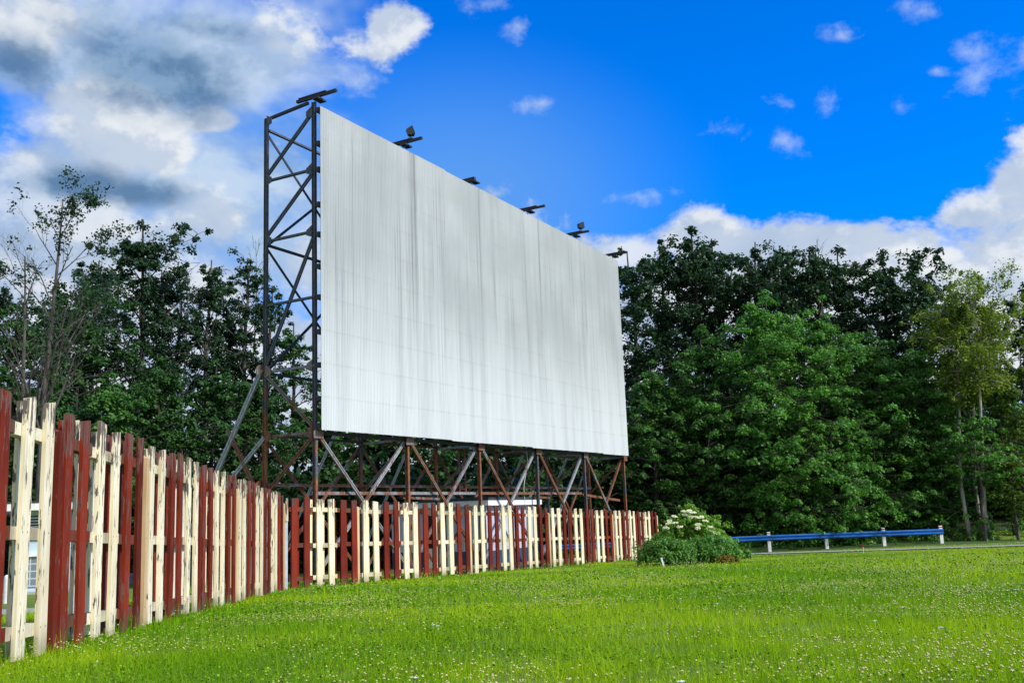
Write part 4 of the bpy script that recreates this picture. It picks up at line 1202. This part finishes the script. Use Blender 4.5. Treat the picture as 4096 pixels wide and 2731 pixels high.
# photograph pixels (full size) are only used to look up the direction in which each cloud stands
veil = N.math('MULTIPLY', N.ramp(field((1850, 850, 1150, 760), (900, 800, 900, 600)), 0.0, .9), .80)
f_wisp = field((2915, 520, 117, 58.5, 0), (3120, 405, 93.6, 50.7, 20), (3300, 425, 101.4, 70.2, 50), (3140, 560, 109.2, 58.5, 35), (3595, 425, 85.8, 42.9), (3900, 215, 163.8, 66.3, 15), (3700, 45, 163.8, 58.5, 20), (3370, 145, 93.6, 50.7), (3755, 285, 62.4, 39),
               (2160, 415, 117, 46.8), (2540, 785, 187.2, 39), (1390, 335, 132.6, 93.6), (1950, 20, 156, 70.2), (2070, 110, 109.2, 62.4), (4050, 260, 257.4, 132.6), (1440, 180, 85.8, 70.2))
a_wisp = layer(f_wisp, .85, wisp, 3.2, -.02, 1.15, .58, .56)
f_veil = field((250, 150, 620, 420), (60, 900, 560, 520), (850, 200, 520, 330), (300, 700, 760, 480), (800, 850, 520, 460), (1180, 650, 330, 320), (1150, 1050, 460, 340), (450, 1050, 700, 420))
a_veil = layer(f_veil, 1.0, fb3, 4.2, -.10, 1.15, .86, .51)
f_dark = field((660, 260, 430, 190), (720, 370, 250, 90), (40, 260, 220, 120), (330, 740, 260, 80), (560, 770, 220, 70), (850, 120, 260, 80))
a_dark = layer(f_dark, 1.0, fb, 2.6, -.15, .85, .88)
f_white = field((1080, 70, 320, 160), (1575, 100, 105, 125), (90, 110, 220, 130), (480, 565, 260, 130), (470, 400, 290, 90), (100, 640, 190, 80), (870, 890, 260, 160), (1195, 620, 130, 80), (1210, 1090, 200, 220), (230, 1020, 480, 200), (840, 470, 120, 50),
                (2430, 960, 170, 75), (2740, 935, 320, 140), (3180, 950, 400, 190), (3560, 950, 480, 200), (3860, 860, 290, 170), (4090, 740, 190, 190, -35), (4400, 790, 340, 300),
                (3300, 1200, 1500, 420), (2600, 1180, 600, 240), (500, 1420, 1600, 560), (2050, 1500, 3000, 520), (3950, 1000, 420, 240))
f_low = field((60, 820, 520, 400), (480, 560, 300, 150), (2510, 1010, 280, 110), (2820, 960, 300, 120), (3600, 1260, 1500, 520), (300, 1400, 1500, 560), (2050, 1600, 3000, 520))
a_low = layer(f_low, 1.0, fb, 2.4, .0, .45, .92, .52)
a_white = layer(f_white, 1.0, fb, 5.2, .05, .62, .97, .52)
# unseen cloud, added overhead and behind the camera to whiten the ambient light
zen = N.math('ADD', N.math('MULTIPLY', sp.outputs[1], -1.0), N.math('MULTIPLY', sp.outputs[2], .75))
a_back = layer(N.math('SUBTRACT', zen, .48), 2.2, fb3, 2.0, .0, .6, .9)
lit = N.ramp(N.math('SUBTRACT', fb1, fb2), -.06, .09)
core = N.ramp(fb3, .38, .62)
K = 4.85
shade_w = N.math('ADD', N.math('MULTIPLY', lit, .62), N.math('MULTIPLY', core, .38), 0, True)
cw = N.mix(shade_w, (.50 * K, .66 * K, .92 * K), (1.08 * K, 1.12 * K, 1.17 * K))
cv = N.mix(N.math('ADD', N.math('MULTIPLY', lit, .5), N.math('MULTIPLY', core, .5)), (.40 * K, .60 * K, .86 * K), (.80 * K, .96 * K, 1.12 * K))
cd = N.mix(lit, (.10 * K, .24 * K, .46 * K), (.24 * K, .43 * K, .68 * K))
skyc = N.mix(veil, skyt, (.17 * K, .47 * K, 1.10 * K))
c = N.mix(a_wisp, skyc, (.80 * K, .95 * K, 1.15 * K))
c = N.mix(a_veil, c, cv)
c = N.mix(a_low, c, N.mix(shade_w, (.50 * K, .67 * K, .93 * K), (1.02 * K, 1.08 * K, 1.16 * K)))
c = N.mix(a_white, c, cw)
c = N.mix(a_dark, c, cd)
c = N.mix(a_back, c, (.85 * K, .90 * K, .95 * K))
N.t.links.new(c, bg.inputs['Color'])

sl = bpy.data.lights.new('sun', 'SUN'); sl.energy = 3.0; sl.angle = rad(5); sl.color = (1.0, .94, .85)
so = bpy.data.objects.new('sun', sl); COL.objects.link(so)
dv = Vector((math.sin(SAZ) * math.cos(EL), math.cos(SAZ) * math.cos(EL), math.sin(EL)))
so.rotation_euler = dv.to_track_quat('Z', 'Y').to_euler(); so.location = dv * 100

cam = bpy.data.cameras.new('camera'); cam.sensor_width = 36.0; cam.lens = 36.0 * FPX / 4096; cam.clip_end = 5000; cam.clip_start = .05
co = bpy.data.objects.new('camera', cam); COL.objects.link(co)
M = Matrix(((c_r[0], c_u[0], -c_f[0], 0), (c_r[1], c_u[1], -c_f[1], 0), (c_r[2], c_u[2], -c_f[2], 0), (0, 0, 0, 1)))
co.matrix_world = M; SC.camera = co
SC.view_settings.view_transform = 'Standard'; SC.view_settings.look = 'None'; SC.view_settings.exposure = .68; SC.view_settings.gamma = 1.0
SC.cycles.max_bounces = 5; SC.cycles.diffuse_bounces = 3; SC.cycles.transmission_bounces = 3; SC.cycles.glossy_bounces = 2; SC.cycles.transparent_max_bounces = 4
